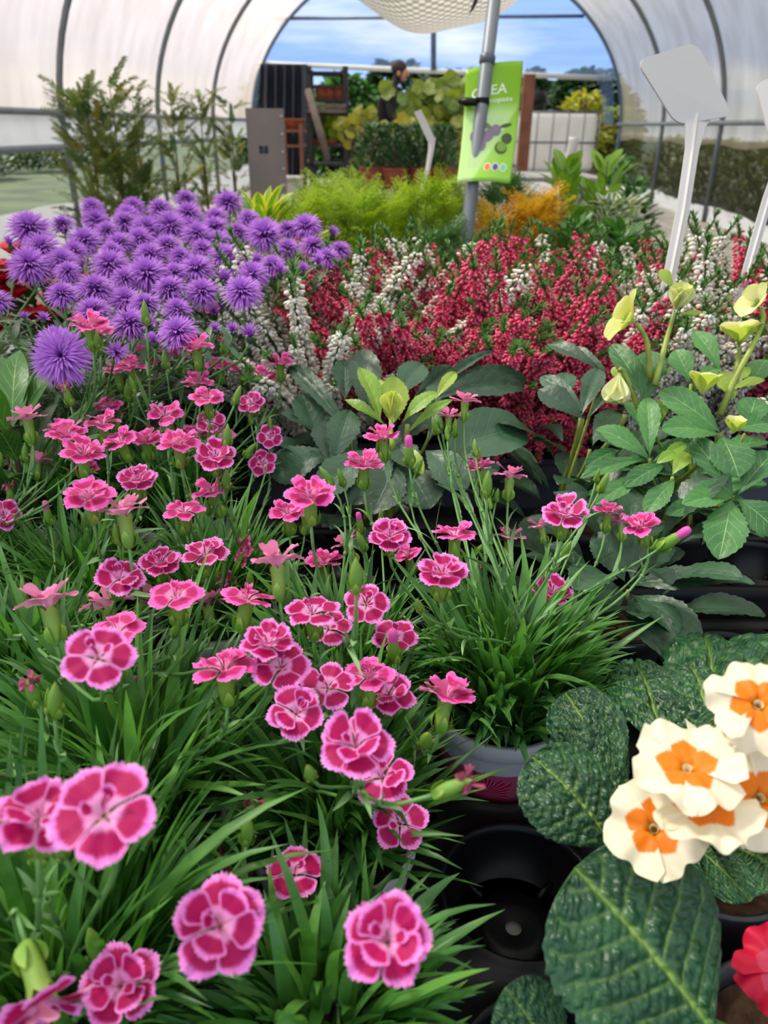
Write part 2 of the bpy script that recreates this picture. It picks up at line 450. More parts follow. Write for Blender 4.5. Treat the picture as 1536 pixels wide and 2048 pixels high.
struct('trim_11', strip('x', A_W, C_(0), lambda d: .18 + .02 * math.sin(d * 2), M['skirt'], wav=.04), M['skirt'], True, 'white skirt sheet')
mb = MB()
for i in range(40):
    d0 = -1.5 + i * .45
    V = [tuple(T(A_W + .02, d0, .15)), tuple(T(A_W + .02, d0 + .45, .15)), tuple(T(A_W + .02, d0 + .45, .95)), tuple(T(A_W + .02, d0, .95))]
    mb.add(np.array(V), np.array([[0, 1, 2, 3]]))
struct('wall_right_netting', mb, M['mesh'])
for s, nm in ((-1, 'trim_12'), (1, 'trim_13')):
    mb = MB(); tube(mb, [T(s * (A_W - .05), -1.5, RAIL), T(s * (A_W - .05), BACK, RAIL)], .028, 8)
    struct(nm, mb, M['steel'], True, 'side rail tube')
mb = MB(); tube(mb, [T(-A_W + .02, -1.5, .86), T(-A_W + .02, BACK - 3, .83)], .03, 8); struct('trim_14', mb, M['steel'], True, 'roller tube')
# end wall: fixed gable film, brace, rolled door flap
mb = MB(); pl = PT(512, 127, BACK); pr = PT(1222, 157, BACK)
n = 40; V = []
for i in range(n + 1):
    a = PI * (.03 + .94 * i / n); top = T(-A_W * math.cos(a), BACK + .02, ZS + B_H * math.sin(a)); t = i / n
    bot = pl.lerp(pr, (top - pl).dot(RX) / (pr - pl).dot(RX)); bot.z = min(bot.z, top.z - .01)
    for j in range(6): V.append(tuple(top.lerp(bot, j / 5)))
mb.add(np.array(V), grid_faces(n + 1, 6)); struct('wall_back', mb, M['filmb'], True)
mb = MB(); tube(mb, [pl, (pl + pr) / 2, pr], .045, 10); struct('trim_15', mb, M['skirt'], True, 'rolled hem of the end film')
mb = MB(); tube(mb, [PT(550, 37, BACK - .05), PT(1168, 32, BACK - .05)], .03, 8); tube(mb, [PT(867, -60, BACK - .05), PT(867, 140, BACK - .05)], .05, 8)
struct('trim_16', mb, M['steelblue'], True, 'gable brace and upright')
# curtains of film at the sides of the end opening
for s, (x0, x1, y1), nm in ((-1, (497, 522, 235), 'trim_17'), (1, (1196, 1228, 250), 'trim_18')):
    mb = MB(); V = []
    for i in range(13):
        for j in range(11):
            x = x0 + (x1 - x0) * i / 12 * (1 - .35 * j / 10 if s < 0 else 1) + (0 if s < 0 else (j * 1.2 if i < 6 else 0)); y = 135 + (y1 - 135) * j / 10
            p = PT(x, y, BACK - .1); V.append(tuple(p + AX * (.05 * math.sin(i * 1.8))))
    mb.add(np.array(V), grid_faces(13, 11)); struct(nm, mb, M['filmb'], True, 'loose film at the end opening')

M['ground'] = plain('gravel_ground', '8a857b', .9, .25, 6, bump=.6)
M['grass'] = plain('outside_grass', '3e4a2e', .95, .35, 1.2, bump=.8)
mb = MB()
V = [tuple(T(x, y, 0)) for y in (-2, 18) for x in (-3.6, 3.6)]; mb.add(np.array(V), np.array([[0, 1, 3, 2]])); struct('floor', mb, M['ground'])
mb = MB(); n = 40
V = [(x * 2.6, y * 2.6 - 12, -.03 + (.0 if abs(x) < 2 else .0)) for y in range(n) for x in range(-n // 2, n // 2)]
mb.add(np.array(V), grid_faces(n, n)); o = struct('ground_outside', mb, M['grass'], True)

# ------------------------------------------------------------------ benches and trays
TT = .565      # tray top
M['bench'] = plain('bench_slats', '8c8a86', .7, .15, 5)
def bench(name, x0, x1, y0, y1, z, label):
    t = thing(name, label, 'bench', ((x0 + x1) / 2, (y0 + y1) / 2, 0))
    mb = MB(); n = max(3, int((x1 - x0) / .12))
    for i in range(n):
        xa = x0 + (x1 - x0) * (i + .5) / n; box(mb, (xa, (y0 + y1) / 2, z - .012), ((x1 - x0) / n - .012, y1 - y0, .024))
    part('bench_top', mb, M['bench'], t, smooth=False)
    for x in (x0 + .05, x1 - .05):
        for y in (y0 + .05, y1 - .05):
            mb = MB(); box(mb, (x, y, (z - .024) / 2), (.05, .05, z - .024)); part('leg', mb, M['steel'], t, smooth=False)
    return t
bench('display_bench', -.85, 1.05, -.05, 1.06, .52, 'slatted display bench under the pink dianthus and primroses')
bench('display_bench', -1.15, 1.45, 1.07, 2.1, .52, 'slatted display bench under the asters and heathers')
bench('display_bench', -.9, 1.5, 2.12, 3.9, .52, 'slatted display bench under the conifers and shrubs')

def tray(x0, y0, nx, ny, pitch, R, mat, label, rim=True, group='plastic pot trays', top=TT, depth=.045):
    mb = MB(); q = pitch / 2; ns = 32
    ang = [2 * PI * (k + .5) / ns for k in range(ns)]
    for i in range(nx):
        for j in range(ny):
            cx = x0 + i * pitch; cy = y0 + j * pitch
            V = []
            for a in ang:
                m = max(abs(math.cos(a)), abs(math.sin(a))); V.append((cx + q * math.cos(a) / m, cy + q * math.sin(a) / m, top))
            for r, z in ((R + .004, top), (R + .002, top + .004), (R - .001, top + .003), (R - .002, top - .003), (R - .009, top - depth), (R * .55, top - depth), (R * .53, top - depth + .006), (R * .3, top - depth + .006), (.006, top - depth + .004)):
                V += [(cx + r * math.cos(a), cy + r * math.sin(a), z) for a in ang]
            mb.add(np.array(V), grid_faces(10, ns, True))
            for a in range(4):   # stiffening ribs in the cup
                aa = a * PI / 2 + PI / 4; c, s_ = math.cos(aa), math.sin(aa)
                box(mb, (cx + c * R * .75, cy + s_ * R * .75, top - depth + .006), (R * .4, .004, .012), R=Matrix.Rotation(aa, 4, 'Z'))
    xa, xb, ya, yb = x0 - q, x0 + (nx - .5) * pitch, y0 - q, y0 + (ny - .5) * pitch
    pr = [(0, 0), (.003, .006), (.009, .006), (.012, 0), (.014, -.045), (.012, -.045), (.004, -.004)]
    V = []
    for off, z in pr:
        V += [(xa - off, ya - off, top + z), (xb + off, ya - off, top + z), (xb + off, yb + off, top + z), (xa - off, yb + off, top + z)]
    mb.add(np.array(V), grid_faces(len(pr), 4, True))
    return single('plant_tray', mb, mat, label, 'tray', (x0, y0, .5), group)
tray(.099 - 2 * .13, .11, 6, 5, .13, .0545, M['trayb'], 'large black pot tray with empty round cups beside the primroses')
tray(-.29 - 3 * .13, .11, 4, 5, .13, .0545, M['trayg'], 'grey plastic pot tray at the left under the dianthus pots')
tray(-.61, .83, 14, 1, .12, .05, M['trayb'], 'black pot tray running across behind the dianthus and hellebores', top=.57)
mb = MB()
for (a, b) in (((-1.1, 1.0), (1.4, 1.0)),):
    box(mb, (.62, 1.02, .60), (1.62, .055, .075)); box(mb, (.62, 1.055, .575), (1.62, .02, .11))
    box(mb, (.62, .99, .622), (1.62, .02, .02)); box(mb, (.62, 1.26, .528), (1.62, .40, .014))
single('heather_trough', mb, M['rimg'], 'long slate grey plastic trough holding the heather pots', 'trough', (.62, 1.3, .52), smooth=False)

# ------------------------------------------------------------------ pots
def potmesh(R=.056, H=.10, th=.0025, taper=.78):
    mb = MB(); lathe(mb, [(.001, 0), (R * taper - .004, 0), (R * taper, .003), (R * .96, H - .018), (R * .965, H - .017), (R * 1.0, H - .015), (R * 1.02, H - .001), (R * 1.0, H), (R - th - .001, H), (R - th - .004, H - .02), (R * taper - th, .01), (.001, .01)], ns=40)
    return mb
def printmat():
    m, nt = newmat('printed_white_pot'); tc = N(nt, 'ShaderNodeTexCoord'); s = N(nt, 'ShaderNodeSeparateXYZ'); nt.links.new(tc.outputs['Object'], s.inputs[0])
    z = s.outputs[2]; an = math_(nt, 'ARCTAN2', s.outputs[0], math_(nt, 'MULTIPLY', s.outputs[1], -1.0))
    c = mixc(nt, math_(nt, 'GREATER_THAN', z, .068), lin('b8526e'), lin('c9c7c8'))
    pan = math_(nt, 'GREATER_THAN', math_(nt, 'SINE', math_(nt, 'MULTIPLY', an, 2.0)), .72)
    c = mixc(nt, math_(nt, 'MULTIPLY', pan, math_(nt, 'LESS_THAN', z, .068)), c, lin('c4bfb8'))
    # printed carnation: a fringed disc twice round the pot
    a2 = math_(nt, 'MULTIPLY', math_(nt, 'SINE', math_(nt, 'ADD', an, .3)), .055); dz = math_(nt, 'SUBTRACT', z, .045)
    rr = math_(nt, 'SQRT', math_(nt, 'ADD', math_(nt, 'POWER', math_(nt, 'ABSOLUTE', a2), 2.0), math_(nt, 'POWER', math_(nt, 'ABSOLUTE', dz), 2.0)))
    th = math_(nt, 'ARCTAN2', a2, dz); fr = math_(nt, 'ADD', math_(nt, 'MULTIPLY', math_(nt, 'SINE', math_(nt, 'MULTIPLY', th, 18.0)), .0022), rr)
    fr = math_(nt, 'ADD', fr, math_(nt, 'MULTIPLY', math_(nt, 'SINE', math_(nt, 'MULTIPLY', th, 5.0)), .003))
    disc = math_(nt, 'LESS_THAN', fr, .021); ray = math_(nt, 'GREATER_THAN', math_(nt, 'SINE', math_(nt, 'MULTIPLY', th, 30.0)), .88)
    c = mixc(nt, disc, c, mixc(nt, ray, lin('b01848'), lin('e88aa8')))
    return finish(m, nt, c, .4)
M['potw'] = printmat()
POTM = {}
def pot(parent, mat, R=.056, H=.10, z0=0.0, soil=True, rotz=0):
    k = (mat.name, R, H)
    if k not in POTM: POTM[k] = potmesh(R, H).mesh('pot', mat)
    o = link('pot', POTM[k], parent, Matrix.Translation((0, 0, z0)) @ Matrix.Rotation(rotz, 4, 'Z'))
    if soil:
        k2 = ('soil', R)
        if k2 not in POTM:
            mb = MB(); V = []; ra = np.linspace(0.001, R - .006, 10); an = np.linspace(0, 2 * PI, 28, endpoint=False)
            for r in ra:
                for a in an: V.append((r * math.cos(a), r * math.sin(a), rnd.uniform(-.003, .004)))
            mb.add(np.array(V), grid_faces(10, 28, True)); POTM[k2] = mb.mesh('soil', M['soil'])
        link('soil', POTM[k2], parent, Matrix.Translation((0, 0, z0 + H - .014)))
    return o
# ------------------------------------------------------------------ dianthus
def petal_patch(mb, ang, L, z_out, droop, wid, r, r0=.05, n=12, m=14, tilt=0, notch=0, yaw=0, cz=0):
    """one fringed petal of a flower of radius 1"""
    ts = np.linspace(0, 1, n); ss = np.linspace(-1, 1, m); V = []; U = []
    ph = [r.uniform(0, 6) for _ in range(4)]; ca, sa = math.cos(ang), math.sin(ang)
    jit = [r.uniform(-.035, .035) for _ in range(m)]
    for t in ts:
        hw = wid * (.10 + .90 * min(1, max(0, (t - .08) / .55)) ** .85) * (1 - .16 * max(0, (t - .75) / .25) ** 2)
        for j, s in enumerate(ss):
            y = L * (t - .20 * s * s * t ** 2.5) + L * notch * (1 - abs(s)) * -t ** 6
            y += L * (t ** 8) * ((.028 if j % 2 else -.028) + jit[j])
            x = hw * s
            z = z_out * (t ** .7) + droop * t * t + .035 * math.sin(3.3 * s + ph[0]) * t + .03 * math.sin(7 * s + ph[1]) * t * t + .05 * abs(s) * t
            z -= .25 * max(0, .22 - t) / .22 * .6
            x2 = x * math.cos(yaw) - z * math.sin(yaw) * .3
            Y = y + r0
            V.append((x2 * ca - Y * sa, x2 * sa + Y * ca, z + cz + tilt * x)); U.append((s, t, ph[2] / 6))
    mb.add(np.array(V), grid_faces(n, m), (1, 1, 1), np.array(U))
def dflower(seed, style, hi=True):
    r = random.Random(seed); mb = MB(); n, m = (13, 16) if hi else (8, 10)
    a0 = r.uniform(0, 6)
    up = {'open': .05, 'cup': .16, 'flat': .12, 'under': .40, 'double': .10}[style]
    dr = {'open': -.06, 'cup': -.06, 'flat': -.12, 'under': -.26, 'double': -.10}[style]
    wx = .12 if style in ('cup', 'under') else 0
    for k in range(5):
        petal_patch(mb, a0 + k * 2 * PI / 5 + r.uniform(-.09, .09), 1 * r.uniform(.92, 1.03) - .05, up + r.uniform(-.05, .1), dr + r.uniform(-.08, .05), r.uniform(.40, .47) + wx, r, tilt=r.uniform(-.2, .2), n=n, m=m)
    ni = {'open': 0, 'cup': 4, 'flat': 2, 'under': 3, 'double': 4}[style]
    for k in range(ni):
        petal_patch(mb, a0 + .6 + k * 2 * PI / max(ni, 2) * 1.07, r.uniform(.55, .8), up + r.uniform(.22, .45), dr * .5, r.uniform(.28, .42), r, n=n - 2, m=m - 2, tilt=r.uniform(-.3, .3), cz=.03)
    for k in range(2):
        petal_patch(mb, r.uniform(0, 6), r.uniform(.3, .42), .42, -.1, .14, r, n=6, m=6, cz=.02)
    for k in range(2):   # styles
        a = r.uniform(0, 6); tube(mb, [(0, 0, -.1), (.06 * math.cos(a), .06 * math.sin(a), .25), (.2 * math.cos(a), .2 * math.sin(a), .36)], .018, 4)
    return mb
FLW = {}
for st in ('open', 'cup', 'flat', 'under', 'double'):
    for k in range(3): FLW[st, k] = None
def flw(style, k, mat):
    key = (style, k, mat)
    if FLW.get(key) is None: FLW[key] = dflower(hash((len(style), ord(style[0]), k)) % 999, style).mesh('flower', M[mat])
    return FLW[key]
# calyx: ribbed green tube with five teeth, scales at its foot (unit: flower radius)
def calyx_mesh():
    mb = MB(); ns = 20; rows = [(.05, -1.28), (.15, -1.22), (.215, -1.0), (.235, -.72), (.235, -.45), (.25, -.26), (.28, -.10)]
    V = []; U = []
    for i, (r, z) in enumerate(rows):
        for k in range(ns):
            a = 2 * PI * k / ns; tz = 0
            if i == len(rows) - 1: tz = .16 * abs(math.cos(2.5 * a)) - .07
            rr = r * (1 + .03 * math.cos(10 * a)); V.append((rr * math.cos(a), rr * math.sin(a), z + tz)); U.append((0, max(0, i / 6 - .3), .5))
    mb.add(np.array(V), grid_faces(len(rows), ns, True), (1, 1, 1), np.array(U))
    tm = leaf_t('ovate', 5, 2, 1.0, .3, seed=3)
    n = 4; an = np.arange(n) * PI / 2 + .4
    pos = np.stack([.14 * np.cos(an), .14 * np.sin(an), np.full(n, -1.22)], 1)
    dr = np.stack([.28 * np.cos(an), .28 * np.sin(an), np.ones(n)], 1); nm = np.stack([np.cos(an), np.sin(an), np.full(n, -.2)], 1)
    mb.inst(tm, frames(pos, dr, nm, np.full(n, .30), np.full(n, .62)), np.tile([.9, 1, .8], (n, 1)))
    return mb.mesh('calyx', M['calyx'])
CALYX = calyx_mesh()
def bud_mesh(tipmat=False):
    mb = MB(); lathe(mb, [(.04, 0), (.15, .08), (.23, .35), (.25, .7), (.21, 1.05), (.10, 1.35), (.015, 1.55)], ns=12)
    mb.U[0][:, 1] *= .8; mb.U[0][:, 0] = 0
    tm = leaf_t('ovate', 5, 2, .8, .3, seed=3); n = 4; an = np.arange(n) * PI / 2
    mb.inst(tm, frames(np.stack([.12 * np.cos(an), .12 * np.sin(an), np.full(n, .02)], 1), np.stack([.3 * np.cos(an), .3 * np.sin(an), np.ones(n)], 1), np.stack([np.cos(an), np.sin(an), np.full(n, 0)], 1), np.full(n, .3), np.full(n, .62)))
    return mb
BUD = bud_mesh().mesh('bud', M['calyx'])
def tip_mesh():
    mb = MB(); lathe(mb, [(.17, 1.0), (.19, 1.25), (.20, 1.5), (.15, 1.68), (.03, 1.74)], ns=10); mb.U[0][:, 1] = .8; mb.U[0][:, 0] = .9
    return mb.mesh('petal_tip', M['petal2'])
TIP = tip_mesh()
def wilt_mesh():
    mb = MB(); r = random.Random(5)
    for k in range(12): petal_patch(mb, r.uniform(0, 6), r.uniform(.25, .5), r.uniform(.2, .55), r.uniform(-.5, .1), .12, r, n=6, m=6, tilt=r.uniform(-.8, .8))
    return mb.mesh('wilted_flower', M['wilt'])
WILT = wilt_mesh()
TBW = leaf_t('lance', 8, 2, 1.5, .35, seed=7)
TB = [leaf_t('blade', 7, 2, c, .35, seed=i, twist=tw) for i, (c, tw) in enumerate(((.3, 0), (.9, .5), (1.5, -.4), (.6, 1.0)))]

def nrm(px, py, t, s):
    """flower axis: t degrees raised from facing the lens, s degrees swung sideways (worked out once, then fixed in the place)"""
    v = (CAMLOC - P(px, py, 1.0)).normalized(); side = Vector((0, 0, 1)).cross(v).normalized(); up = v.cross(side)
    n = v * math.cos(math.radians(t)) + up * math.sin(math.radians(t))
    return (Matrix.Rotation(math.radians(s), 3, v) @ n).normalized()
def place_rot(n, spin, sc, loc):
    q = n.to_track_quat('Z', 'Y').to_matrix().to_4x4()
    return Matrix.Translation(loc) @ q @ Matrix.Rotation(spin, 4, 'Z') @ Matrix.Scale(sc, 4)

def stem_mesh(mb, a, b, nb, rad=.0013, leaves=True, col=(1, 1, 1)):
    """stem from root a to the foot b of a calyx whose axis is nb, with jointed leaf pairs"""
    d = (b - a).length
    pts = bez(a, a + Vector((rnd.uniform(-.02, .02), rnd.uniform(-.02, .02), d * .45)), b - nb * d * .30, b, 12)
    rr = [rad * (1.15 - .3 * i / 11) for i in range(12)]
    tube(mb, pts, rr, 6, col)
    if leaves:
        for i in (4, 7, 9):
            if rnd.random() < .8:
                p = pts[i]; t = (pts[i + 1] - p).normalized(); sd = t.orthogonal().normalized(); sd = Matrix.Rotation(rnd.uniform(0, 6), 3, t) @ sd
                tube(mb, [p - t * .002, p, p + t * .002], [rad, rad * 1.7, rad], 6, col)
                k = rnd.uniform(.018, .045) * (1.0 if i < 8 else .6)
                for s in (1, -1):
                    dr = t * .9 + sd * s * rnd.uniform(.35, .8)
                    mb.inst(TB[rnd.randrange(4)], frames([p], [dr], [t - sd * s * .6], [rnd.uniform(.003, .0045)], [k]), [col])
    return pts

DG = 'pink dianthus in pots'
DIA = []
def dianthus(root, label, flowers, buds=(), nleaf=240, hl=(.05, .12), wl=(.0035, .0055), potmat='potw', extra_buds=.35, spread=.045, rotz=0, bunch=(1, 1, 1)):
    t = thing('potted_dianthus', label, 'potted plant', root, DG)
    pot(t, M[potmat], rotz=rotz)
    top = Vector(root) + Vector((0, 0, .088))
    mb = MB()
    for q in range(4):
        n = int(nleaf * .17)
        a = nr.random(n) * 2 * PI; r = np.sqrt(nr.random(n)) * spread
        pos = np.stack([top.x + r * np.cos(a), top.y + r * np.sin(a), np.full(n, top.z)], 1)
        pos[:, 2] += nr.random(n) ** 2 * .05
        lean = .1 + nr.random(n) ** 1.5 * 1.1 + r * 6; da = a + nr.normal(0, .5, n)
        dr = np.stack([lean * np.cos(da), lean * np.sin(da), np.ones(n)], 1)
        nm = np.stack([-np.cos(da), -np.sin(da), np.full(n, .8)], 1) + nr.normal(0, .25, (n, 3))
        L = nr.uniform(hl[0], hl[1], n); W = nr.uniform(wl[0], wl[1], n) * 1.35
        g = nr.random((n, 1)); cols = (1 - g) * np.array([[.75, .95, .8]]) + g * np.array([[1.45, 1.45, .8]])
        mb.inst(TB[q], frames(pos, dr, nm, W, L), cols)
    n = nleaf // 7; a = nr.random(n) * 2 * PI; r = np.sqrt(nr.random(n)) * spread      # broader blue green leaves low down, bending out
    pos = np.stack([top.x + r * np.cos(a), top.y + r * np.sin(a), top.z + nr.random(n) * .02], 1); lean = nr.uniform(.6, 2.2, n)
    mb.inst(TBW, frames(pos, np.stack([lean * np.cos(a), lean * np.sin(a), np.ones(n)], 1), np.stack([-np.cos(a), -np.sin(a), lean], 1) + nr.normal(0, .2, (n, 3)), nr.uniform(.007, .010, n), nr.uniform(.045, .08, n)), np.tile([.95, 1.1, 1.2], (n, 1)))
    o = part('foliage', mb, M['dleaf'], t)
    for f in flowers:
        px, py, wd, tl, sd, st = (list(f) + [0, None])[:6] if len(f) < 6 else f
        dia = rnd.uniform(.0335, .0365) if st != 'small' else .026
        if wd > 190: dia = .038
        depth = min(dia * F / wd, root[1] * .894 + .27); dia = wd * depth / F; c = P(px, py, depth)
        if st in (None, 'small'):
            st = 'under' if tl > 90 else ('cup' if tl > 74 else rnd.choice(['open', 'flat', 'flat', 'double']))
        tl = tl if tl < 60 or tl > 90 else 60 + (tl - 60) * .72
        n = nrm(px, py, tl, sd); R = dia / 2 * (1.08 if tl > 60 else 1)
        mat = 'petal' if tl < 58 else ('petal2' if tl < 88 else 'petal3')
        X = place_rot(n, rnd.uniform(0, 6), R, c)
        L = Matrix.Translation(-Vector(root)) @ X
        o = link('flower', flw(st, rnd.randrange(3), mat), t, L)
        link('calyx', CALYX, o)
        b = c - n * R * 1.25; a = top + Vector((rnd.uniform(-.03, .03), rnd.uniform(-.03, .03), 0))
        sm = MB(); pts = stem_mesh(sm, a, b, n)
        if rnd.random() < extra_buds:
            i = rnd.choice((6, 7, 8)); p = pts[i]; e = p + (b - p) * rnd.uniform(.7, 1.1) + Vector((rnd.uniform(-.022, .022), rnd.uniform(-.015, .015), 0))
            ax = (e - p).normalized() * .5 + Vector((0, 0, .6)); ax.normalize()
            tube(sm, bez(p, p + ax * .01, e - ax * .015, e, 6), .0009, 5)
            bo = link('bud', BUD, t, Matrix.Translation(-Vector(root)) @ place_rot(ax, 0, R * rnd.uniform(.5, .85), e))
        part('flower_stem', sm, M['dstem'], t)
    for f in buds:
        px, py, h, side, kind = f           # h: bud length in px
        R = .017 * rnd.uniform(.95, 1.05) * (.8 if kind != 'tip' else 1); depth = min(R * 1.55 * F / h, root[1] * .894 + .27); R = h * depth / F / 1.55; c = P(px, py, depth)
        v = (c - CAMLOC).normalized(); sdv = v.cross(Vector((0, 0, 1))).normalized()
        ax = (Vector((0, 0, 1)) + sdv * math.tan(math.radians(side))).normalized()
        b = c - ax * R * .8; a = top + Vector((rnd.uniform(-.03, .03), rnd.uniform(-.03, .03), 0))
        Lm = Matrix.Translation(-Vector(root)) @ place_rot(ax, rnd.uniform(0, 6), R, b)
        o = link('bud', BUD, t, Lm)
        if kind == 'tip': link('petal_tip', TIP, o); o['label'] = 'bud opening with a pink tip'
        if kind == 'wilt':
            o['label'] = 'spent flower with shrivelled dark petals'; link('wilted_petals', WILT, o, Matrix.Translation((0, 0, 1.2)))
        sm = MB(); stem_mesh(sm, a, b, ax, .0011); part('flower_stem', sm, M['dstem'], t)
    return t

front = [(205, 1625, 225, 25, 10, 'open'), (80, 1632, 185, 40, -15, 'double'), (440, 1850, 205, 8, 0, 'double'), (240, 1970, 165, 12, 10, 'double'),
         (775, 1880, 190, 14, 0, 'double'), (588, 1745, 125, 32, 0, 'open'), (85, 1995, 190, -72, 0, 'under'), (800, 1645, 122, 15, 0, 'open'),
         (765, 1552, 130, 30, 0, 'flat'), (712, 1490, 155, 34, 0, 'double'), (278, 1748, 62, 50, 20, 'small')]
fbuds = [(75, 1700, 95, 5, 'b'), (500, 1620, 75, 15, 'wilt'), (495, 1660, 80, 5, 'b'), (455, 1740, 70, -10, 'wilt'), (690, 1770, 60, 10, 'b'), (675, 1855, 75, 10, 'b'), (905, 1575, 95, 55, 'wilt'), (850, 1510, 60, 15, 'b'),
         (885, 1880, 60, 60, 'b'), (660, 2000, 60, 5, 'b'), (700, 1955, 50, 20, 'b')]
lft = lambda l, x: [f for f in l if f[0] < x]
rgt = lambda l, x: [f for f in l if f[0] >= x]
dianthus((-.161, .24, .526), 'nearest dianthus pot at the front left corner with the two largest flower heads', lft(front, 500), lft(fbuds, 520), 600, (.06, .14), (.0045, .007))
isb = lambda f: f[1] < 1600 and f[0] > 700
dianthus((-.031, .24, .526), 'dianthus pot at the front edge whose open flowers lean towards the empty cups', [f for f in front if f[0] >= 500 and not isb(f)], [f for f in fbuds if f[0] >= 520 and not isb(f)], 300, (.04, .08), (.004, .006))
dianthus((-.031, .37, .526), 'dianthus pot directly left of the empty tray cup with one big double flower', [f for f in front if isb(f)], [f for f in fbuds if isb(f)], 420, (.05, .105), (.004, .006))
dianthus((-.161, .37, .526), 'dianthus pot with long upright grassy leaves, behind the nearest one', [(448, 1335, 130, 62, 0, 'flat'), (298, 1382, 95, 20, 0, 'open'), (535, 1288, 120, 55, 0, 'double')], [(110, 1400, 90, 10, 'b')], 620, (.07, .145), (.0045, .007))
mid = [(562, 1332, 125, 38, 0, 'open'), (655, 1372, 115, 28, 0, 'open'), (592, 1425, 125, 20, 0, 'flat'),
       (738, 1352, 115, 60, 0, 'flat'), (778, 1390, 112, 40, 0, 'double'), (893, 1392, 112, 84, -8, 'cup'), (625, 1222, 115, 55, 0, 'open'), (657, 1255, 98, 38, 0, 'open'),
       (733, 1207, 100, 32, 0, 'open'), (790, 1272, 98, 45, 0, 'open'), (555, 1130, 108, 96, 0, 'under'), (620, 992, 112, 58, 0, 'double'), (577, 1025, 80, 62, 0, 'flat'), (648, 1125, 78, 74, 0, 'cup'),
       (490, 1103, 66, 78, 75, 'flat'), (445, 1165, 62, 40, 0, 'flat')]
mbuds = [(712, 1150, 85, 0, 'b'), (787, 1295, 75, -3, 'tip'), (720, 1048, 45, -8, 'tip'), (722, 1082, 50, -20, 'b'), (652, 952, 50, -30, 'b'), (682, 955, 42, -15, 'b'), (762, 1030, 32, 0, 'b'), (745, 1165, 28, 0, 'wilt'), (875, 1310, 52, 8, 'b')]
dianthus((-.031, .50, .526), 'middle dianthus pot with a cluster of crimson flowers left of the printed pot', mid, mbuds, 547, (.04, .10), (.004, .006))
rt = [(885, 1147, 112, 52, 0, 'double'), (780, 1072, 94, 42, 0, 'double'), (728, 930, 78, 76, 0, 'cup'), (765, 876, 72, 88, 8, 'cup'), (695, 1090, 62, 95, 25, 'under'), (815, 1110, 64, 72, 20, 'flat'),
      (910, 1070, 93, 76, 0, 'flat'), (1018, 1080, 64, 95, 0, 'under'), (958, 935, 60, 80, 10, 'cup'), (1020, 955, 70, 93, 0, 'under'), (930, 803, 60, 93, 0, 'cup'), (898, 833, 50, 92, 0, 'cup'),
      (1130, 1028, 100, 56, 0, 'double'), (1082, 1055, 52, 94, 20, 'under'), (1217, 1025, 62, 88, 0, 'cup'), (1243, 1048, 52, 100, 10, 'under'), (1282, 1050, 84, 60, 25, 'double'), (1105, 1185, 84, 52, 0, 'double')]
rbuds = [(1208, 965, 50, 15, 'b'), (1195, 950, 32, 5, 'b'), (1345, 1080, 72, 40, 'tip'), (1310, 1090, 30, 10, 'b'), (1132, 1100, 50, 20, 'b'), (975, 968, 62, 0, 'b'), (958, 908, 30, 5, 'b'), (818, 905, 62, -3, 'tip'), (838, 930, 40, 20, 'b'),
         (870, 850, 42, -18, 'b'), (910, 855, 42, 0, 'b'), (880, 842, 36, -10, 'b'), (965, 1095, 45, 40, 'b'), (1092, 1235, 36, 0, 'wilt'), (962, 1140, 30, 0, 'wilt'), (994, 990, 32, 5, 'b'), (1080, 1255, 40, 10, 'b')]
dianthus((.099, .50, .526), 'dianthus in a white and pink printed pot beside the empty tray cup', rt, rbuds, 662, (.045, .11), (.004, .008), spread=.048)
lf = [(195, 1312, 155, 32, 0, 'open'), (235, 1262, 115, 58, 0, 'flat'), (98, 1212, 118, 94, 0, 'under'), (215, 1213, 104, 98, 0, 'under'), (285, 1205, 80, 105, -35, 'under'),
      (240, 1155, 105, 42, -20, 'flat'), (322, 1127, 88, 48, 0, 'double'), (410, 1105, 98, 52, 0, 'flat'), (352, 1190, 108, 62, 0, 'open'), (416, 1210, 82, 94, 0, 'under'), (495, 1195, 112, 74, -14, 'open'), (8, 1030, 72, 20, 0, 'flat')]
lbuds = [(65, 1385, 75, -5, 'wilt'), (125, 1265, 55, 5, 'wilt'), (45, 1490, 70, -5, 'b'), (100, 1400, 70, 5, 'b'), (95, 1028, 50, 0, 'tip'), (500, 1160, 50, 0, 'b')]
dianthus((-.29, .50, .526), 'dianthus in a printed pot at the left edge of the grey tray', lf, lbuds, 547, (.04, .10), (.004, .007), rotz=-.5)
c1 = [(55, 838, 75, 92, 0, 'cup'), (12, 860, 60, 92, 0, 'cup'), (135, 870, 80, 80, 0, 'cup'), (168, 905, 88, 68, -8, 'double'), (178, 992, 108, 58, 0, 'double'), (248, 1027, 104, 94, 0, 'under'),
      (75, 925, 52, 95, -10, 'under'), (168, 940, 64, 72, 0, 'flat'), (240, 882, 76, 66, 15, 'flat'), (292, 880, 70, 74, 0, 'double'), (205, 845, 74, 76, 0, 'flat'), (275, 960, 84, 52, 0, 'double'), (115, 855, 52, 80, 0, 'flat')]
dianthus((-.29, .63, .526), 'dianthus pot second from the left edge, pink flowers behind the printed pot', rgt(c1, 160), [], 460, (.04, .105), (.003, .005), extra_buds=.5)
dianthus((-.42, .63, .526), 'dianthus pot at the far left, pale pink flowers above grassy leaves', lft(c1, 160), [(20, 985, 42, 0, 'wilt'), (95, 1025, 40, 0, 'tip'), (50, 905, 42, 10, 'b')], 518, (.04, .105), (.003, .005), extra_buds=.5)
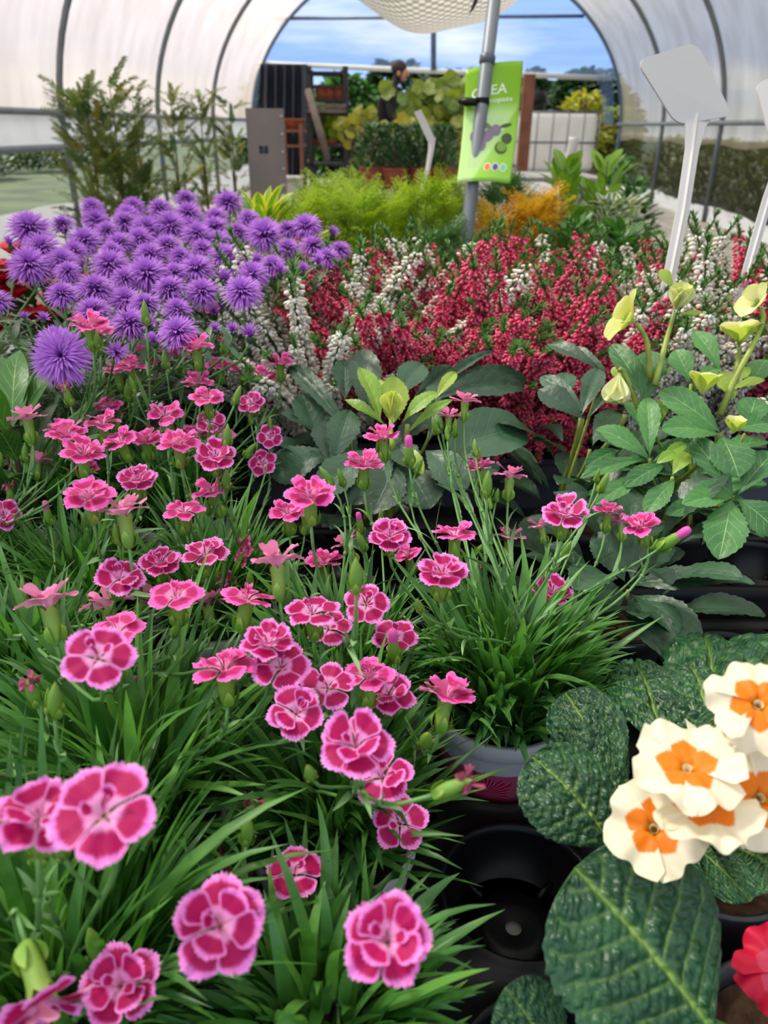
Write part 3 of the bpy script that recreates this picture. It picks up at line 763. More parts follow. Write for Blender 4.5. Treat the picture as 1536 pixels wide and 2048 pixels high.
c2 = [(357, 886, 84, 66, 0, 'double'), (432, 913, 86, 48, 0, 'double'), (330, 828, 80, 60, 0, 'flat'), (420, 842, 62, 42, 15, 'open'), (388, 872, 60, 80, 0, 'cup'), (525, 926, 64, 28, 30, 'open'),
      (540, 872, 56, 22, 5, 'open'), (368, 1020, 84, 62, 0, 'open'), (425, 987, 78, 86, 15, 'under'), (445, 868, 52, 60, 0, 'flat'), (502, 806, 62, 42, 15, 'flat')]
dianthus((-.161, .63, .526), 'dianthus pot behind the middle one, striped flowers leaning over dark trays', c2, [(380, 1005, 46, 5, 'b'), (455, 870, 50, 5, 'b'), (500, 900, 40, 40, 'b'), (540, 845, 28, 0, 'b')], 518, (.04, .10), (.003, .005), extra_buds=.5)
d1 = [(415, 795, 70, 70, 0, 'flat'), (545, 795, 48, 55, 20, 'open'), (530, 752, 60, 66, 0, 'flat'), (560, 726, 58, 86, 0, 'cup'), (487, 738, 56, 84, 0, 'cup'), (440, 732, 56, 82, 0, 'cup'), (395, 768, 66, 84, 0, 'cup'),
      (393, 695, 70, 84, 0, 'cup'), (425, 622, 54, 86, 0, 'cup'), (355, 712, 52, 86, 0, 'cup')]
dianthus((-.25, .83, .53), 'dianthus pot in the back row at the feet of the purple asters', d1, [(447, 690, 36, 5, 'wilt'), (290, 625, 52, 2, 'b'), (475, 790, 44, 20, 'b'), (330, 718, 42, 0, 'b'), (265, 770, 40, -10, 'b')], 432, (.04, .10), (.003, .005), extra_buds=.5)
d2 = [(300, 700, 56, 84, 0, 'cup'), (262, 732, 66, 80, 0, 'flat'), (292, 725, 56, 70, 0, 'flat'), (236, 742, 62, 86, 0, 'cup'), (195, 665, 66, 82, 0, 'cup'), (165, 640, 56, 80, 0, 'cup'), (178, 652, 76, 84, 0, 'cup'), (217, 812, 60, 78, 0, 'flat'), (225, 830, 54, 70, 0, 'flat')]
dianthus((-.37, .83, .53), 'dianthus pot in the back row in front of the round purple aster', d2, [(135, 790, 46, -5, 'wilt'), (200, 680, 36, 5, 'b'), (255, 790, 36, -30, 'b')], 432, (.04, .10), (.003, .005), extra_buds=.5)
# ------------------------------------------------------------------ purple asters
def astermat():
    m, nt = newmat('aster_petal'); u, v, r, vec = puv(nt)
    c = mixc(nt, v, lin('8236a8'), lin('c884e2')); c = mixc(nt, math_(nt, 'MULTIPLY', r, .5), c, lin('b46cd4'))
    return finish(m, nt, c, .55, .3, .25, c)
M['aster'] = astermat()
M['asterleaf'] = leafmat('aster_leaf', '2f4a30', '4c6a48', '6b8a62', rough=.45, transl=.2, back='6d8272')
TA = [leaf_t('blade', 4, 1, c, 0, seed=9) for c in (.9, 1.4)]
def aster_head(seed, n=(40, 44, 44, 36, 22)):
    g = np.random.default_rng(seed); mb = MB()
    el = [(-.15, .95), (.14, .98), (.42, .92), (.75, .80), (1.12, .66)]
    for i, (k, (e, L)) in enumerate(zip(n, el)):
        a = np.arange(k) * 2 * PI / k + i * .4 + g.normal(0, .06, k); ee = e + g.normal(0, .09, k)
        dr = np.stack([np.cos(a) * np.cos(ee), np.sin(a) * np.cos(ee), np.sin(ee)], 1)
        nm = np.stack([-np.cos(a) * np.sin(ee), -np.sin(a) * np.sin(ee), np.cos(ee)], 1)
        r0 = .06; pos = np.stack([np.cos(a) * r0, np.sin(a) * r0, np.full(k, i * .05)], 1)
        mb.inst(TA[i % 2], frames(pos, dr, nm, g.uniform(.10, .13, k), L * g.uniform(.9, 1.05, k)))
    return mb.mesh('flower_head', M['aster'])
AH = [aster_head(i) for i in range(4)]
def small_head():
    g = np.random.default_rng(3); mb = MB(); k = 40; a = np.arange(k) * 2.4; ee = g.uniform(.5, 1.4, k)
    dr = np.stack([np.cos(a) * np.cos(ee), np.sin(a) * np.cos(ee), np.sin(ee)], 1); nm = np.stack([-np.cos(a) * np.sin(ee), -np.sin(a) * np.sin(ee), np.cos(ee)], 1)
    mb.inst(TA[0], frames(dr * .05, dr, nm, np.full(k, .15), g.uniform(.8, 1, k))); return mb.mesh('flower_head', M['aster'])
AHS = small_head()
def inv_mesh():
    mb = MB(); lathe(mb, [(.03, -.42), (.16, -.36), (.24, -.2), (.26, -.04), (.2, .04)], ns=12); return mb.mesh('green_cup', M['asterleaf'])
AINV = inv_mesh()
TL = [leaf_t('lance', 6, 2, .7, .2, seed=i, twist=.2 * i) for i in range(3)]
ast = """60 462 84|125 452 50|185 417 46|192 442 52|267 415 44|255 432 48|320 419 48|372 401 46|457 409 62|377 430 56|432 437 48|250 447 54|215 465 48|295 460 60|340 455 70|430 458 55|497 440 44
170 485 66|240 492 60|280 480 55|335 495 58|395 472 60|437 485 52|475 467 48|530 474 78|575 462 46|612 457 62|665 470 38|625 495 52|680 503 46|655 517 46|605 541 38|637 527 42|85 500 72|60 534 82|125 525 62|137 547 52
222 534 76|300 515 66|295 552 82|360 515 46|395 542 70|450 520 74|505 552 62|545 534 52|515 525 44|450 560 48|125 592 62|192 582 76|250 560 54|250 602 62|290 612 60|340 582 66|355 622 56|405 588 68|485 588 76
50 637 30|87 640 36|187 626 70|262 652 80|357 668 76|298 652 54|500 672 52|465 662 38|125 715 108|232 706 60|110 682 64|-6 606 60|308 684 46|575 500 50|560 545 44|405 500 46|350 548 50|150 505 50|20 490 40|225 505 46|380 455 44|430 660 34"""
heads = [tuple(float(x) for x in q.split()) for q in ast.replace('\n', '|').split('|')]
for _ in range(34):
    heads.append((rnd.uniform(150, 560), rnd.uniform(450, 600), 0))
def adepth(y): return float(np.interp(y, [400, 450, 500, 560, 620, 680, 720], [1.42, 1.28, 1.14, .98, .88, .80, .74]))
aroots = [(-.62, 1.15), (-.42, 1.10), (-.24, 1.12), (-.55, 1.35), (-.33, 1.33), (-.12, 1.34), (-.40, .975), (-.60, .975)]
alab = ['purple aster at the left end of the front of the bed', 'purple aster in the middle of the bed, dense flat-topped head', 'purple aster nearest the white heather, right side of the bed', 'purple aster at the back left before the steel hoop',
        'purple aster at the back in the middle, under the feathery conifers', 'purple aster at the back right beside the lime green conifers', 'purple aster in front with low heads just behind the pink dianthus', 'purple aster in front at the left with one big round flower']
AT = []
for (x, y), l in zip(aroots, alab):
    t = thing('potted_aster', 'potted ' + l, 'potted plant', (x, y, .52), 'purple asters'); pot(t, M['potb'], .075, .12); AT.append(t)
asg = {i: [] for i in range(len(aroots))}
for (px, py, wd) in heads:
    dp = adepth(py) * rnd.uniform(.97, 1.03); fill = wd == 0
    if fill: dp += .05; wd = 44 * 1.0 / dp
    c = P(px, py, dp)
    if fill: c.z -= .02
    best = min(range(len(aroots)), key=lambda i: (aroots[i][0] - c.x) ** 2 + (aroots[i][1] - c.y) ** 2 + len(asg[i]) * .0005)
    asg[best].append((c, wd * dp / F / 2, px, py))
for i, l in asg.items():
    t = AT[i]; root = Vector(WL[t.name]); top = root + Vector((0, 0, .105)); mb = MB(); lm = MB()
    for c, R, px, py in l:
        v = (CAMLOC - c).normalized(); big = 2 * R > .045
        n = (Vector((0, 0, 1)) * (1.0 if py < 700 else .35) + v * (.45 if py < 700 else 1.0) + Vector((rnd.uniform(-.25, .25), rnd.uniform(-.2, .2), 0))).normalized()
        X = Matrix.Translation(-root) @ place_rot(n, rnd.uniform(0, 6), R * 1.2, c - n * R * .15)
        o = link('flower_head', AHS if R < .0155 else AH[rnd.randrange(4)], t, X); link('green_cup', AINV, o)
        e = c - n * R * .5; a = top + Vector((rnd.uniform(-.04, .04), rnd.uniform(-.04, .04), 0))
        pts = bez(a, a + Vector((0, 0, .1)), e - n * .06, e, 8); tube(mb, pts, .0014, 5)
        k = 9; ii = [rnd.uniform(1.5, 6.9) for _ in range(k)]; pos = np.array([tuple(pts[int(q)].lerp(pts[int(q) + 1], q % 1)) for q in ii])
        aa = nr.random(k) * 6.3; dr = np.stack([np.cos(aa), np.sin(aa), nr.uniform(.1, .9, k)], 1); nm = np.stack([-np.cos(aa) * .4, -np.sin(aa) * .4, np.ones(k)], 1)
        lm.inst(TL[rnd.randrange(3)], frames(pos, dr, nm, nr.uniform(.007, .011, k), nr.uniform(.025, .045, k)))
    k = 260; aa = nr.random(k) * 6.3; rr = np.sqrt(nr.random(k)) * .10
    pos = np.stack([top.x + rr * np.cos(aa), top.y + rr * np.sin(aa), top.z + nr.uniform(0, .14, k)], 1)
    dr = np.stack([np.cos(aa), np.sin(aa), nr.uniform(-.2, .8, k)], 1); nm = np.stack([-np.cos(aa) * .4, -np.sin(aa) * .4, np.ones(k)], 1)
    lm.inst(TL[0], frames(pos, dr, nm, nr.uniform(.009, .013, k), nr.uniform(.035, .055, k)))
    part('stem', mb, M['dstem'], t); part('foliage', lm, M['asterleaf'], t)

# ------------------------------------------------------------------ heathers
def bellmat(name, c1, c2, tip):
    m, nt = newmat(name); u, v, r, vec = puv(nt)
    c = mixc(nt, r, lin(c1), lin(c2)); c = mixc(nt, sstep(nt, v, .6, 1), c, lin(tip))
    at = N(nt, 'ShaderNodeAttribute', attribute_name='Col'); sp = N(nt, 'ShaderNodeSeparateColor'); nt.links.new(at.outputs['Color'], sp.inputs[0])
    c = mixc(nt, sp.outputs[1], mixc(nt, r, lin('3f6a2c'), lin('5d8a3c')), c)      # green where Col.g is 0: leaves and stem
    return finish(m, nt, c, .5, .3, .2, c)
M['hred'] = bellmat('red_heather', 'cc1a50', 'e84470', 'f48aa0')
M['hwht'] = bellmat('white_heather', 'eceadb', 'fbf9f2', 'd8c8a8')
def bell():
    ns = 5; rows = [(.12, 0), (.42, .25), (.46, .6), (.28, 1.0)]
    V = []; U = []
    for r, y in rows:
        for k in range(ns):
            a = 2 * PI * k / ns; V.append((r * math.cos(a), y, r * math.sin(a))); U.append((0, y, 0))
    return np.array(V, np.float32), grid_faces(4, ns, True), np.array(U, np.float32)
BELL = bell(); NEED = leaf_t('blade', 2, 1, .3, 0)
def spike(seed, mat, bs=1.0, nb=210):
    """heather flower spike, base at origin, bending over +X, unit length"""
    g = np.random.default_rng(seed); mb = MB(); bend = g.uniform(.05, .35)
    cl = lambda t: np.stack([bend * t ** 2 + .015 * np.sin(6 * t), .02 * np.sin(5 * t + 1), t * (1 - .1 * bend)], -1)
    tube(mb, [Vector(cl(np.float64(i / 8))) for i in range(9)], [.010 - .007 * i / 8 for i in range(9)], 4, (1, 0, 1))
    n = nb; t = np.sort(g.uniform(.22, .93, n)); a = np.arange(n) * 2.4 + g.normal(0, .3, n); p = cl(t)
    dn = g.uniform(-.75, .05, n); dr = np.stack([np.cos(a), np.sin(a), dn], 1); nm = np.stack([np.zeros(n), np.zeros(n), np.ones(n)], 1)
    s = bs * g.uniform(.8, 1.15, n) * (1.1 - .45 * t)
    st = g.uniform(.008, .022, n)[:, None] * dr
    mb.inst(BELL, frames(p + st, dr, nm, s * .024, s * .034, s * .024), np.ones((n, 3)))
    n = 150; t = np.concatenate([g.uniform(.02, .95, 90), g.uniform(.88, 1.0, 60)]); a = g.uniform(0, 6.3, n); p = cl(t)
    dr = np.stack([np.cos(a), np.sin(a), g.uniform(.3, 1.6, n)], 1); nm = np.stack([-np.cos(a), -np.sin(a), np.full(n, .5)], 1)
    mb.inst(NEED, frames(p, dr, nm, np.full(n, .010), g.uniform(.03, .045, n)), np.tile([1, 0, 1], (n, 1)))
    return mb.mesh('flower_spike', mat)
SR = [spike(i, M['hred']) for i in range(5)]; SW = [spike(i + 20, M['hwht']) for i in range(5)]
SRS = [spike(i + 40, M['hred'], 2.6, 70) for i in range(3)]
def heather(x, y, mix, label, n=64, H=(.23, .345), spread=.78, z=.535, cut=None):
    t = thing('potted_heather', label, 'potted plant', (x, y, z), 'red and white heathers'); pot(t, M['potb'], .062, .09)
    fm = MB()
    for i in range(n):
        a = i * 2.4 + rnd.uniform(-.3, .3); q = math.sqrt((i + .5) / n); lean = q * spread + rnd.uniform(-.08, .08)
        m = rnd.random() < mix(math.cos(a), math.sin(a), q) if callable(mix) else rnd.random() < mix
        L = rnd.uniform(*H) * (1.0 - .12 * q); d = Vector((math.cos(a) * lean, math.sin(a) * lean, 1)).normalized()
        b = Vector((math.cos(a) * .045 * q, math.sin(a) * .045 * q, .085))
        up = Vector((math.cos(a), math.sin(a), 0)); zz = d; xx = (up - zz * up.dot(zz)).normalized(); yy = zz.cross(xx)
        R3 = Matrix((xx, yy, zz)).transposed().to_4x4()
        link('flower_spike', (SR if m else SW)[rnd.randrange(5)], t, Matrix.Translation(b) @ R3 @ Matrix.Rotation(rnd.uniform(-.5, .5), 4, 'Z') @ Matrix.Scale(L, 4))
    return t
hl = [(-.10, 1.10, .06, 'white heather spilling down beside the asters, a few red tips'),
      (.045, 1.13, .93, 'deep red heather left of the middle, behind the yellow hellebore bud'),
      (.20, 1.12, .93, 'deep red heather right behind the dark hellebore leaves'),
      (.34, 1.12, lambda c, s, q: .85 if c < -.2 else .08, 'heather half red half white above the grey trough'),
      (.49, 1.13, lambda c, s, q: .85 if c > 0 else .2, 'heather red on its right side, beside the tall white label'),
      (.66, 1.12, lambda c, s, q: .6 if s < 0 else .2, 'mixed heather behind the yellow green hellebore flowers'),
      (.82, 1.14, .3, 'mostly white heather at the right edge of the photo'),
      (-.02, 1.34, .45, 'pink red and white heather at the back left, before the lime conifers'),
      (.13, 1.36, .6, 'red and white heather in the back row left of the leaning pole'),
      (.29, 1.37, .35, 'white and pink heather in the back row right of the leaning pole'),
      (.46, 1.36, .4, 'white tipped heather in the back row below the golden conifer'),
      (.63, 1.37, .6, 'tall red heather in the back row left of the tall white label'),
      (.80, 1.36, .5, 'red heather in the back row under the netting wall'),
      (.98, 1.34, .15, 'white heather in the back row at the far right')]
for x, y, mx, l in hl: heather(x, y, mx, 'potted ' + l, 74 if y < 1.2 else 58)
t = thing('potted_heather', 'small trailing red heather hanging over the grey trough rim', 'potted plant', (.205, 1.02, .637), 'red and white heathers')
pot(t, M['potb'], .026, .03)
for i in range(44):
    a = rnd.uniform(3.3, 6.1); d = Vector((math.cos(a), math.sin(a) * .8, rnd.uniform(-.2, 1.4))).normalized(); xx = Vector((0, 0, -1)); xx = (xx - d * xx.dot(d)).normalized(); yy = d.cross(xx)
    link('flower_spike', SRS[i % 3], t, Matrix.Translation((rnd.uniform(-.02, .02), 0, .03)) @ Matrix((xx, yy, d)).transposed().to_4x4() @ Matrix.Scale(rnd.uniform(.065, .11), 4))

# ------------------------------------------------------------------ hellebores
M['hleafd'] = leafmat('hellebore_dark_leaf', '223f2a', '32553a', '4c7050', rough=.42, transl=.12, nl=6, vw=.022, back='52705a', bump=.35, vstr=.5)
M['hleaf'] = leafmat('hellebore_leaf', '2f6432', '4c8442', '94bc74', rough=.44, transl=.22, nl=6, vw=.022, back='7ea070', bump=.35, vstr=.75)
M['hleafy'] = leafmat('hellebore_young_leaf', '7ea63a', 'a4bd4c', 'c3d070', rough=.4, transl=.35, nl=6, vw=.02, back='a0b858', vstr=.6)
M['sepal'] = leafmat('hellebore_sepal', 'c3c74e', 'dadb82', 'aebb48', rough=.5, transl=.4, nl=3, slant=.6, vw=.012, tip='e2e09c', back='c2cc66', vstr=.3)
M['sepalw'] = leafmat('hellebore_cream_sepal', 'd6d594', 'ece8cb', 'c0c070', rough=.5, transl=.35, nl=3, vw=.01, back='dedeb4', vstr=.2, tip='c7cc78')
M['hstem'] = plain('hellebore_stem', '8b9a3f', .5, .2, 60, bump=.2)
HT = {}
def ht(prof, curl, seed, serr=.10):
    k = (prof, round(curl, 1), seed % 3)
    if k not in HT: HT[k] = leaf_t(prof, 36, 8, curl, .18, serr * 1.5, 12, .012, seed % 3, twist=.15 * (seed % 3 - 1), pucker=.018)
    return HT[k]
def leaf_px(mb, b, tip, wpx, roll=0, curl=.7, prof='obovate', col=(1, 1, 1), serr=.10, up=None):
    """leaf from b=(px,py,depth) to tip; wpx its width in the photo (px)"""
    p0 = P(*b); p1 = P(*tip); d = p1 - p0; W = wpx * (b[2] + tip[2]) / 2 / F
    v = (CAMLOC - (p0 + p1) / 2).normalized(); nm = (Vector((0, 0, 1)) * .75 + v * .75) if up is None else Vector(up)
    nm = Matrix.Rotation(math.radians(roll), 3, d.normalized()) @ nm
    tm = ht(prof, curl, rnd.randrange(3), serr)
    mb.inst(tm, frames([tuple(p0)], [tuple(d)], [tuple(nm)], [W], [d.length]), [col])
def stalk(mb, b, tip, r=.002, sag=0.0, col=(1, 1, 1)):
    p0 = P(*b) if len(b) == 3 and b[0] > 5 else Vector(b); p1 = P(*tip)
    tube(mb, bez(p0, p0.lerp(p1, .35) + Vector((0, 0, .02)), p0.lerp(p1, .75) + Vector((0, 0, sag)), p1, 7), r, 7, col)
def hell(root, label, leaves, mat, stalks=(), young=(), R=.048):
    t = thing('potted_hellebore', label, 'potted plant', root, 'hellebores in pots'); pot(t, M['potb'], R, .10)
    for k, l in enumerate(leaves):
        mb = MB(); leaf_px(mb, *l[:3], **(l[3] if len(l) > 3 else {})); part('leaf', mb, mat, t)
    for l in young:
        mb = MB(); leaf_px(mb, *l[:3], **(l[3] if len(l) > 3 else {})); part('leaf', mb, M['hleafy'], t, label='young yellow green leaf')
    top = Vector(root) + Vector((0, 0, .085))
    for k in range(26):        # the small leaves of the crown round the foot of the plant
        a_ = k * 2.4; r_ = .02 + .035 * rnd.random(); l_ = rnd.uniform(.055, .095); b_ = top + Vector((r_ * math.cos(a_), r_ * math.sin(a_), rnd.uniform(0, .10)))
        mb = MB(); mb.inst(ht('obovate', .9, k), frames([tuple(b_)], [(math.cos(a_), math.sin(a_), rnd.uniform(.0, .9))], [(-math.cos(a_) * .4, -math.sin(a_) * .4, 1)], [l_ * .45], [l_]), [(1, 1, 1)]); part('leaf', mb, mat, t)
    for e in stalks:
        mb = MB(); q = P(*e[:3]); a = top + Vector((rnd.uniform(-.03, .03), rnd.uniform(-.02, .02), 0))
        tube(mb, bez(a, a + Vector((0, 0, .05)), q + Vector((0, 0, -.03)), q, 9), e[3] if len(e) > 3 else .0018, 7); part('leaf_stalk', mb, M['hstem'], t)
    return t
SEP = [leaf_t('obovate', 10, 8, .9, .10, .0, 9, .02, s, twist=.1) for s in range(3)]
def hflower(t, px, py, wd, tilt, side, open_, mat, n=5, bracts=True, stem_to=None, depth=None, R0=.026):
    root = Vector(WL[t.name]); depth = depth or 2 * R0 * F / wd; R = wd * depth / F / 2; c = P(px, py, depth); nn = nrm(px, py, tilt, side)
    mb = MB(); a = np.arange(n) * 2 * PI / n + rnd.uniform(0, 6)
    e = math.radians(90 - open_); dr = np.stack([np.cos(a) * math.cos(e), np.sin(a) * math.cos(e), np.full(n, math.sin(e))], 1); nm = np.stack([-np.cos(a) * math.sin(e), -np.sin(a) * math.sin(e), np.full(n, math.cos(e))], 1)
    nm = -nm if False else nm
    Ls = R / max(.45, math.cos(e)) if open_ > 40 else R * 1.7
    for k in range(n): mb.inst(SEP[k % 3], frames(np.zeros((1, 3)) + dr[k] * .001, [dr[k]], [nm[k]], [Ls * .92], [Ls]))
    X = Matrix.Translation(-root) @ place_rot(nn, 0, 1, c)
    o = link('flower', mb.mesh('flower', mat), t, X)
    if open_ > 40:
        mb = MB(); k = 40; a = nr.random(k) * 6.3; s = nr.uniform(.1, .8, k); dr = np.stack([np.cos(a) * s, np.sin(a) * s, np.ones(k)], 1)
        mb.inst(NEED, frames(np.zeros((k, 3)), dr, np.stack([-np.sin(a), np.cos(a), np.zeros(k)], 1), np.full(k, R * .07), np.full(k, R * .5))); link('stamens', mb.mesh('stamens', M['hleafy']), o)
    if stem_to:
        mb = MB(); b = P(*stem_to); e_ = c - nn * R * .1; tube(mb, bez(b, b.lerp(e_, .5) + Vector((0, 0, .01)), e_ - nn * .02 - Vector((0, 0, .01)), e_, 8), [.0034 - .0012 * i / 7 for i in range(8)], 8); part('flower_stem', mb, M['hstem'], t)
    return o
D = .80
c4 = [((640, 890, .88), (603, 785, .90), 62), ((668, 925, .84), (700, 820, .86), 66), ((662, 935, .84), (655, 840, .88), 70), ((665, 905, .85), (545, 955, .86), 85), ((700, 870, .86), (578, 735, .92), 42), ((745, 860, .86), (722, 700, .92), 66), ((790, 800, .88), (845, 728, .92), 60),
      ((820, 805, .87), (905, 735, .92), 46, dict(roll=25)), ((860, 790, .87), (985, 705, .92), 22), ((860, 800, .86), (1048, 775, .92), 72), ((860, 790, .88), (1052, 762, .95), 60), ((900, 900, .83), (1048, 860, .86), 120, dict(prof='round', serr=.03)), ((860, 940, .82), (1000, 935, .82), 80), ((790, 900, .82), (700, 1010, .80), 95, dict(serr=.06)),
      ((800, 920, .82), (745, 1030, .78), 90), ((810, 935, .82), (862, 1018, .78), 100, dict(serr=.06)), ((735, 900, .82), (640, 990, .80), 80), ((860, 880, .84), (880, 760, .90), 50), ((850, 900, .82), (935, 980, .78), 80), ((780, 880, .84), (830, 940, .80), 60), ((690, 800, .9), (690, 720, .93), 50), ((620, 960, .86), (560, 900, .9), 50)]
y4 = [((760, 845, .82), (718, 735, .85), 42, dict(roll=20)), ((785, 850, .82), (788, 752, .84), 62, dict(curl=-.9)), ((805, 845, .82), (875, 785, .82), 38, dict(roll=-15)), ((870, 800, .84), (912, 745, .86), 26), ((800, 840, .83), (742, 762, .86), 50), ((815, 865, .82), (905, 800, .84), 24), ((770, 850, .84), (690, 800, .86), 24), ((815, 890, .8), (845, 950, .78), 26)]
H4 = hell((-.01, .83, .53), 'hellebore with dark leathery leaves and one yellow bud, centre, before the red heather', c4, M['hleafd'], [(760, 850, .83), (790, 900, .82), (700, 880, .85), (860, 860, .85), (860, 930, .83), (815, 850, .82, .003)], y4)
hflower(H4, 782, 835, 60, 88, 0, 8, M['sepal'], depth=.82, R0=.016, stem_to=(785, 900, .82))
c1_ = [((1299, 918, .76), (1194, 856, .77), 48), ((1299, 915, .76), (1294, 795, .79), 46), ((1290, 920, .76), (1160, 958, .74), 38), ((1305, 925, .76), (1385, 885, .78), 40), ((1442, 867, .75), (1318, 782, .78), 62), ((1440, 870, .75), (1322, 858, .74), 58), ((1442, 872, .75), (1478, 955, .72), 84),
       ((1490, 865, .76), (1512, 796, .78), 62), ((1455, 865, .75), (1560, 850, .77), 60), ((1467, 990, .72), (1384, 880, .75), 58), ((1467, 992, .72), (1388, 975, .72), 40), ((1465, 995, .72), (1364, 1010, .70), 50), ((1463, 1000, .72), (1438, 1120, .68), 84), ((1475, 998, .72), (1560, 1070, .70), 76), ((1475, 990, .72), (1550, 905, .75), 66),
       ((1300, 815, .80), (1222, 690, .84), 50, dict(serr=.04)), ((1288, 815, .80), (1300, 702, .83), 66, dict(serr=.04)), ((1380, 765, .85), (1350, 700, .87), 48), ((1385, 770, .84), (1440, 735, .86), 30), ((1440, 740, .85), (1388, 662, .88), 44), ((1500, 780, .8), (1530, 720, .82), 50), ((1330, 930, .75), (1250, 975, .73), 44),
       ((1300, 950, .75), (1190, 1010, .73), 40), ((1350, 960, .74), (1290, 1030, .72), 46), ((1420, 1010, .73), (1330, 1030, .72), 40), ((1240, 900, .78), (1170, 935, .76), 36), ((1500, 1010, .72), (1420, 1060, .72), 40)]
y1 = [((1318, 925, .75), (1372, 888, .76), 26), ((1315, 930, .75), (1262, 952, .74), 22), ((1345, 950, .74), (1375, 905, .75), 34), ((1320, 850, .78), (1322, 800, .79), 28), ((1470, 800, .79), (1440, 745, .80), 40), ((1462, 770, .8), (1500, 735, .8), 26), ((1460, 780, .79), (1530, 760, .79), 22), ((1310, 930, .75), (1350, 905, .75), 26), ((1345, 575, .80), (1318, 540, .80), 26), ((1352, 632, .80), (1412, 628, .80), 12)]
H1 = hell((.35, .83, .53), 'hellebore with broad green leaves and several yellow green flowers at the right edge', c1_, M['hleaf'], [(1299, 918, .76), (1441, 868, .75, .0025), (1466, 992, .73), (1295, 815, .80), (1382, 768, .85), (1490, 868, .76), (1345, 955, .74)], y1)
hflower(H1, 1268, 645, 112, 72, 68, 60, M['sepal'], depth=.78, stem_to=(1302, 760, .80))
hflower(H1, 1350, 622, 66, 68, -10, 16, M['sepalw'], n=7, depth=.80, R0=.018, stem_to=(1310, 770, .79))
hflower(H1, 1520, 612, 78, 55, 60, 55, M['sepalw'], depth=.78, stem_to=(1440, 830, .78))
hflower(H1, 1480, 690, 84, 80, 10, 45, M['sepal'], depth=.80, stem_to=(1455, 800, .79))
hflower(H1, 1402, 790, 62, 85, 0, 35, M['sepal'], depth=.78, stem_to=(1410, 860, .77))
hflower(H1, 1466, 868, 44, 70, 0, 30, M['sepal'], depth=.745)
c2_ = [((1166, 838, .82), (1076, 780, .84), 56), ((1170, 830, .82), (1080, 755, .86), 40), ((1160, 835, .82), (1198, 738, .86), 46), ((1200, 740, .86), (1094, 690, .9), 34), ((1215, 745, .86), (1130, 698, .9), 30), ((1175, 838, .82), (1232, 775, .84), 22), ((1130, 800, .85), (1130, 745, .87), 44), ((1250, 900, .80), (1190, 860, .82), 36), ((1180, 985, .80), (1130, 990, .79), 50), ((1160, 1000, .8), (1210, 1030, .78), 44), ((1230, 990, .78), (1180, 1010, .77), 40)]
H2 = hell((.23, .83, .53), 'hellebore with a drooping cream white bud, left of the tall white label', c2_, M['hleafd'], [(1166, 838, .83), (1160, 836, .82), (1204, 742, .86), (1250, 830, .83, .003), (1180, 900, .81)], [((1250, 770, .84), (1225, 735, .85), 24)])
hflower(H2, 1238, 745, 74, -78, 0, 14, M['sepalw'], depth=.80, R0=.02, stem_to=(1290, 860, .82))
c3_ = [((1256, 1172, .72), (1432, 1162, .68), 56, dict(serr=.04)), ((1262, 1190, .72), (1405, 1280, .66), 72, dict(serr=.04)), ((1256, 1195, .72), (1338, 1322, .64), 78, dict(serr=.04)), ((1250, 1185, .72), (1147, 1262, .66), 66), ((1250, 1165, .72), (1190, 1065, .74), 66), ((1262, 1160, .72), (1272, 1060, .75), 58), ((1270, 1165, .72), (1345, 1090, .75), 44), ((1240, 1180, .72), (1150, 1160, .72), 50)]
H3 = hell((.229, .63, .526), 'low hellebore with spread dark green leaflets between the dianthus and the primrose', c3_, M['hleafd'], [(1256, 1180, .72)])

# ------------------------------------------------------------------ primroses
def primleaf(name, a, b, vein):
    m, nt = newmat(name); u, v, r, vec = puv(nt); au = math_(nt, 'ABSOLUTE', u)
    at = N(nt, 'ShaderNodeAttribute', attribute_name='Col'); sp = N(nt, 'ShaderNodeSeparateColor'); nt.links.new(at.outputs['Color'], sp.inputs[0])
    mpn = N(nt, 'ShaderNodeMapping'); mpn.inputs['Scale'].default_value = (5.5, 9, 4); nt.links.new(vec, mpn.inputs[0])
    vo = N(nt, 'ShaderNodeTexVoronoi', feature='SMOOTH_F1'); vo.inputs['Scale'].default_value = 2.2; vo.inputs['Smoothness'].default_value = .6; nt.links.new(mpn.outputs[0], vo.inputs['Vector'])
    h = math_(nt, 'SUBTRACT', 1.0, vo.outputs['Distance'])
    nz = noise(nt, 40, 4)
    c = mixc(nt, sstep(nt, nz, .3, .75), lin(a), lin(b)); c = mixc(nt, sp.outputs[0], c, lin(vein))
    h2 = math_(nt, 'ADD', math_(nt, 'MULTIPLY', h, 1.0), math_(nt, 'MULTIPLY', noise(nt, 500, 2), .15))
    g = N(nt, 'ShaderNodeNewGeometry'); c = mixc(nt, g.outputs['Backfacing'], c, lin('5c7c4c'))
    return finish(m, nt, c, .38, .42, .10, (.06, .16, .02), bump=h2, bstr=.6, bdist=.0035)
M['prim'] = primleaf('primrose_leaf', '143a22', '265630', '7d9f4a')
cy0 = lambda t: t
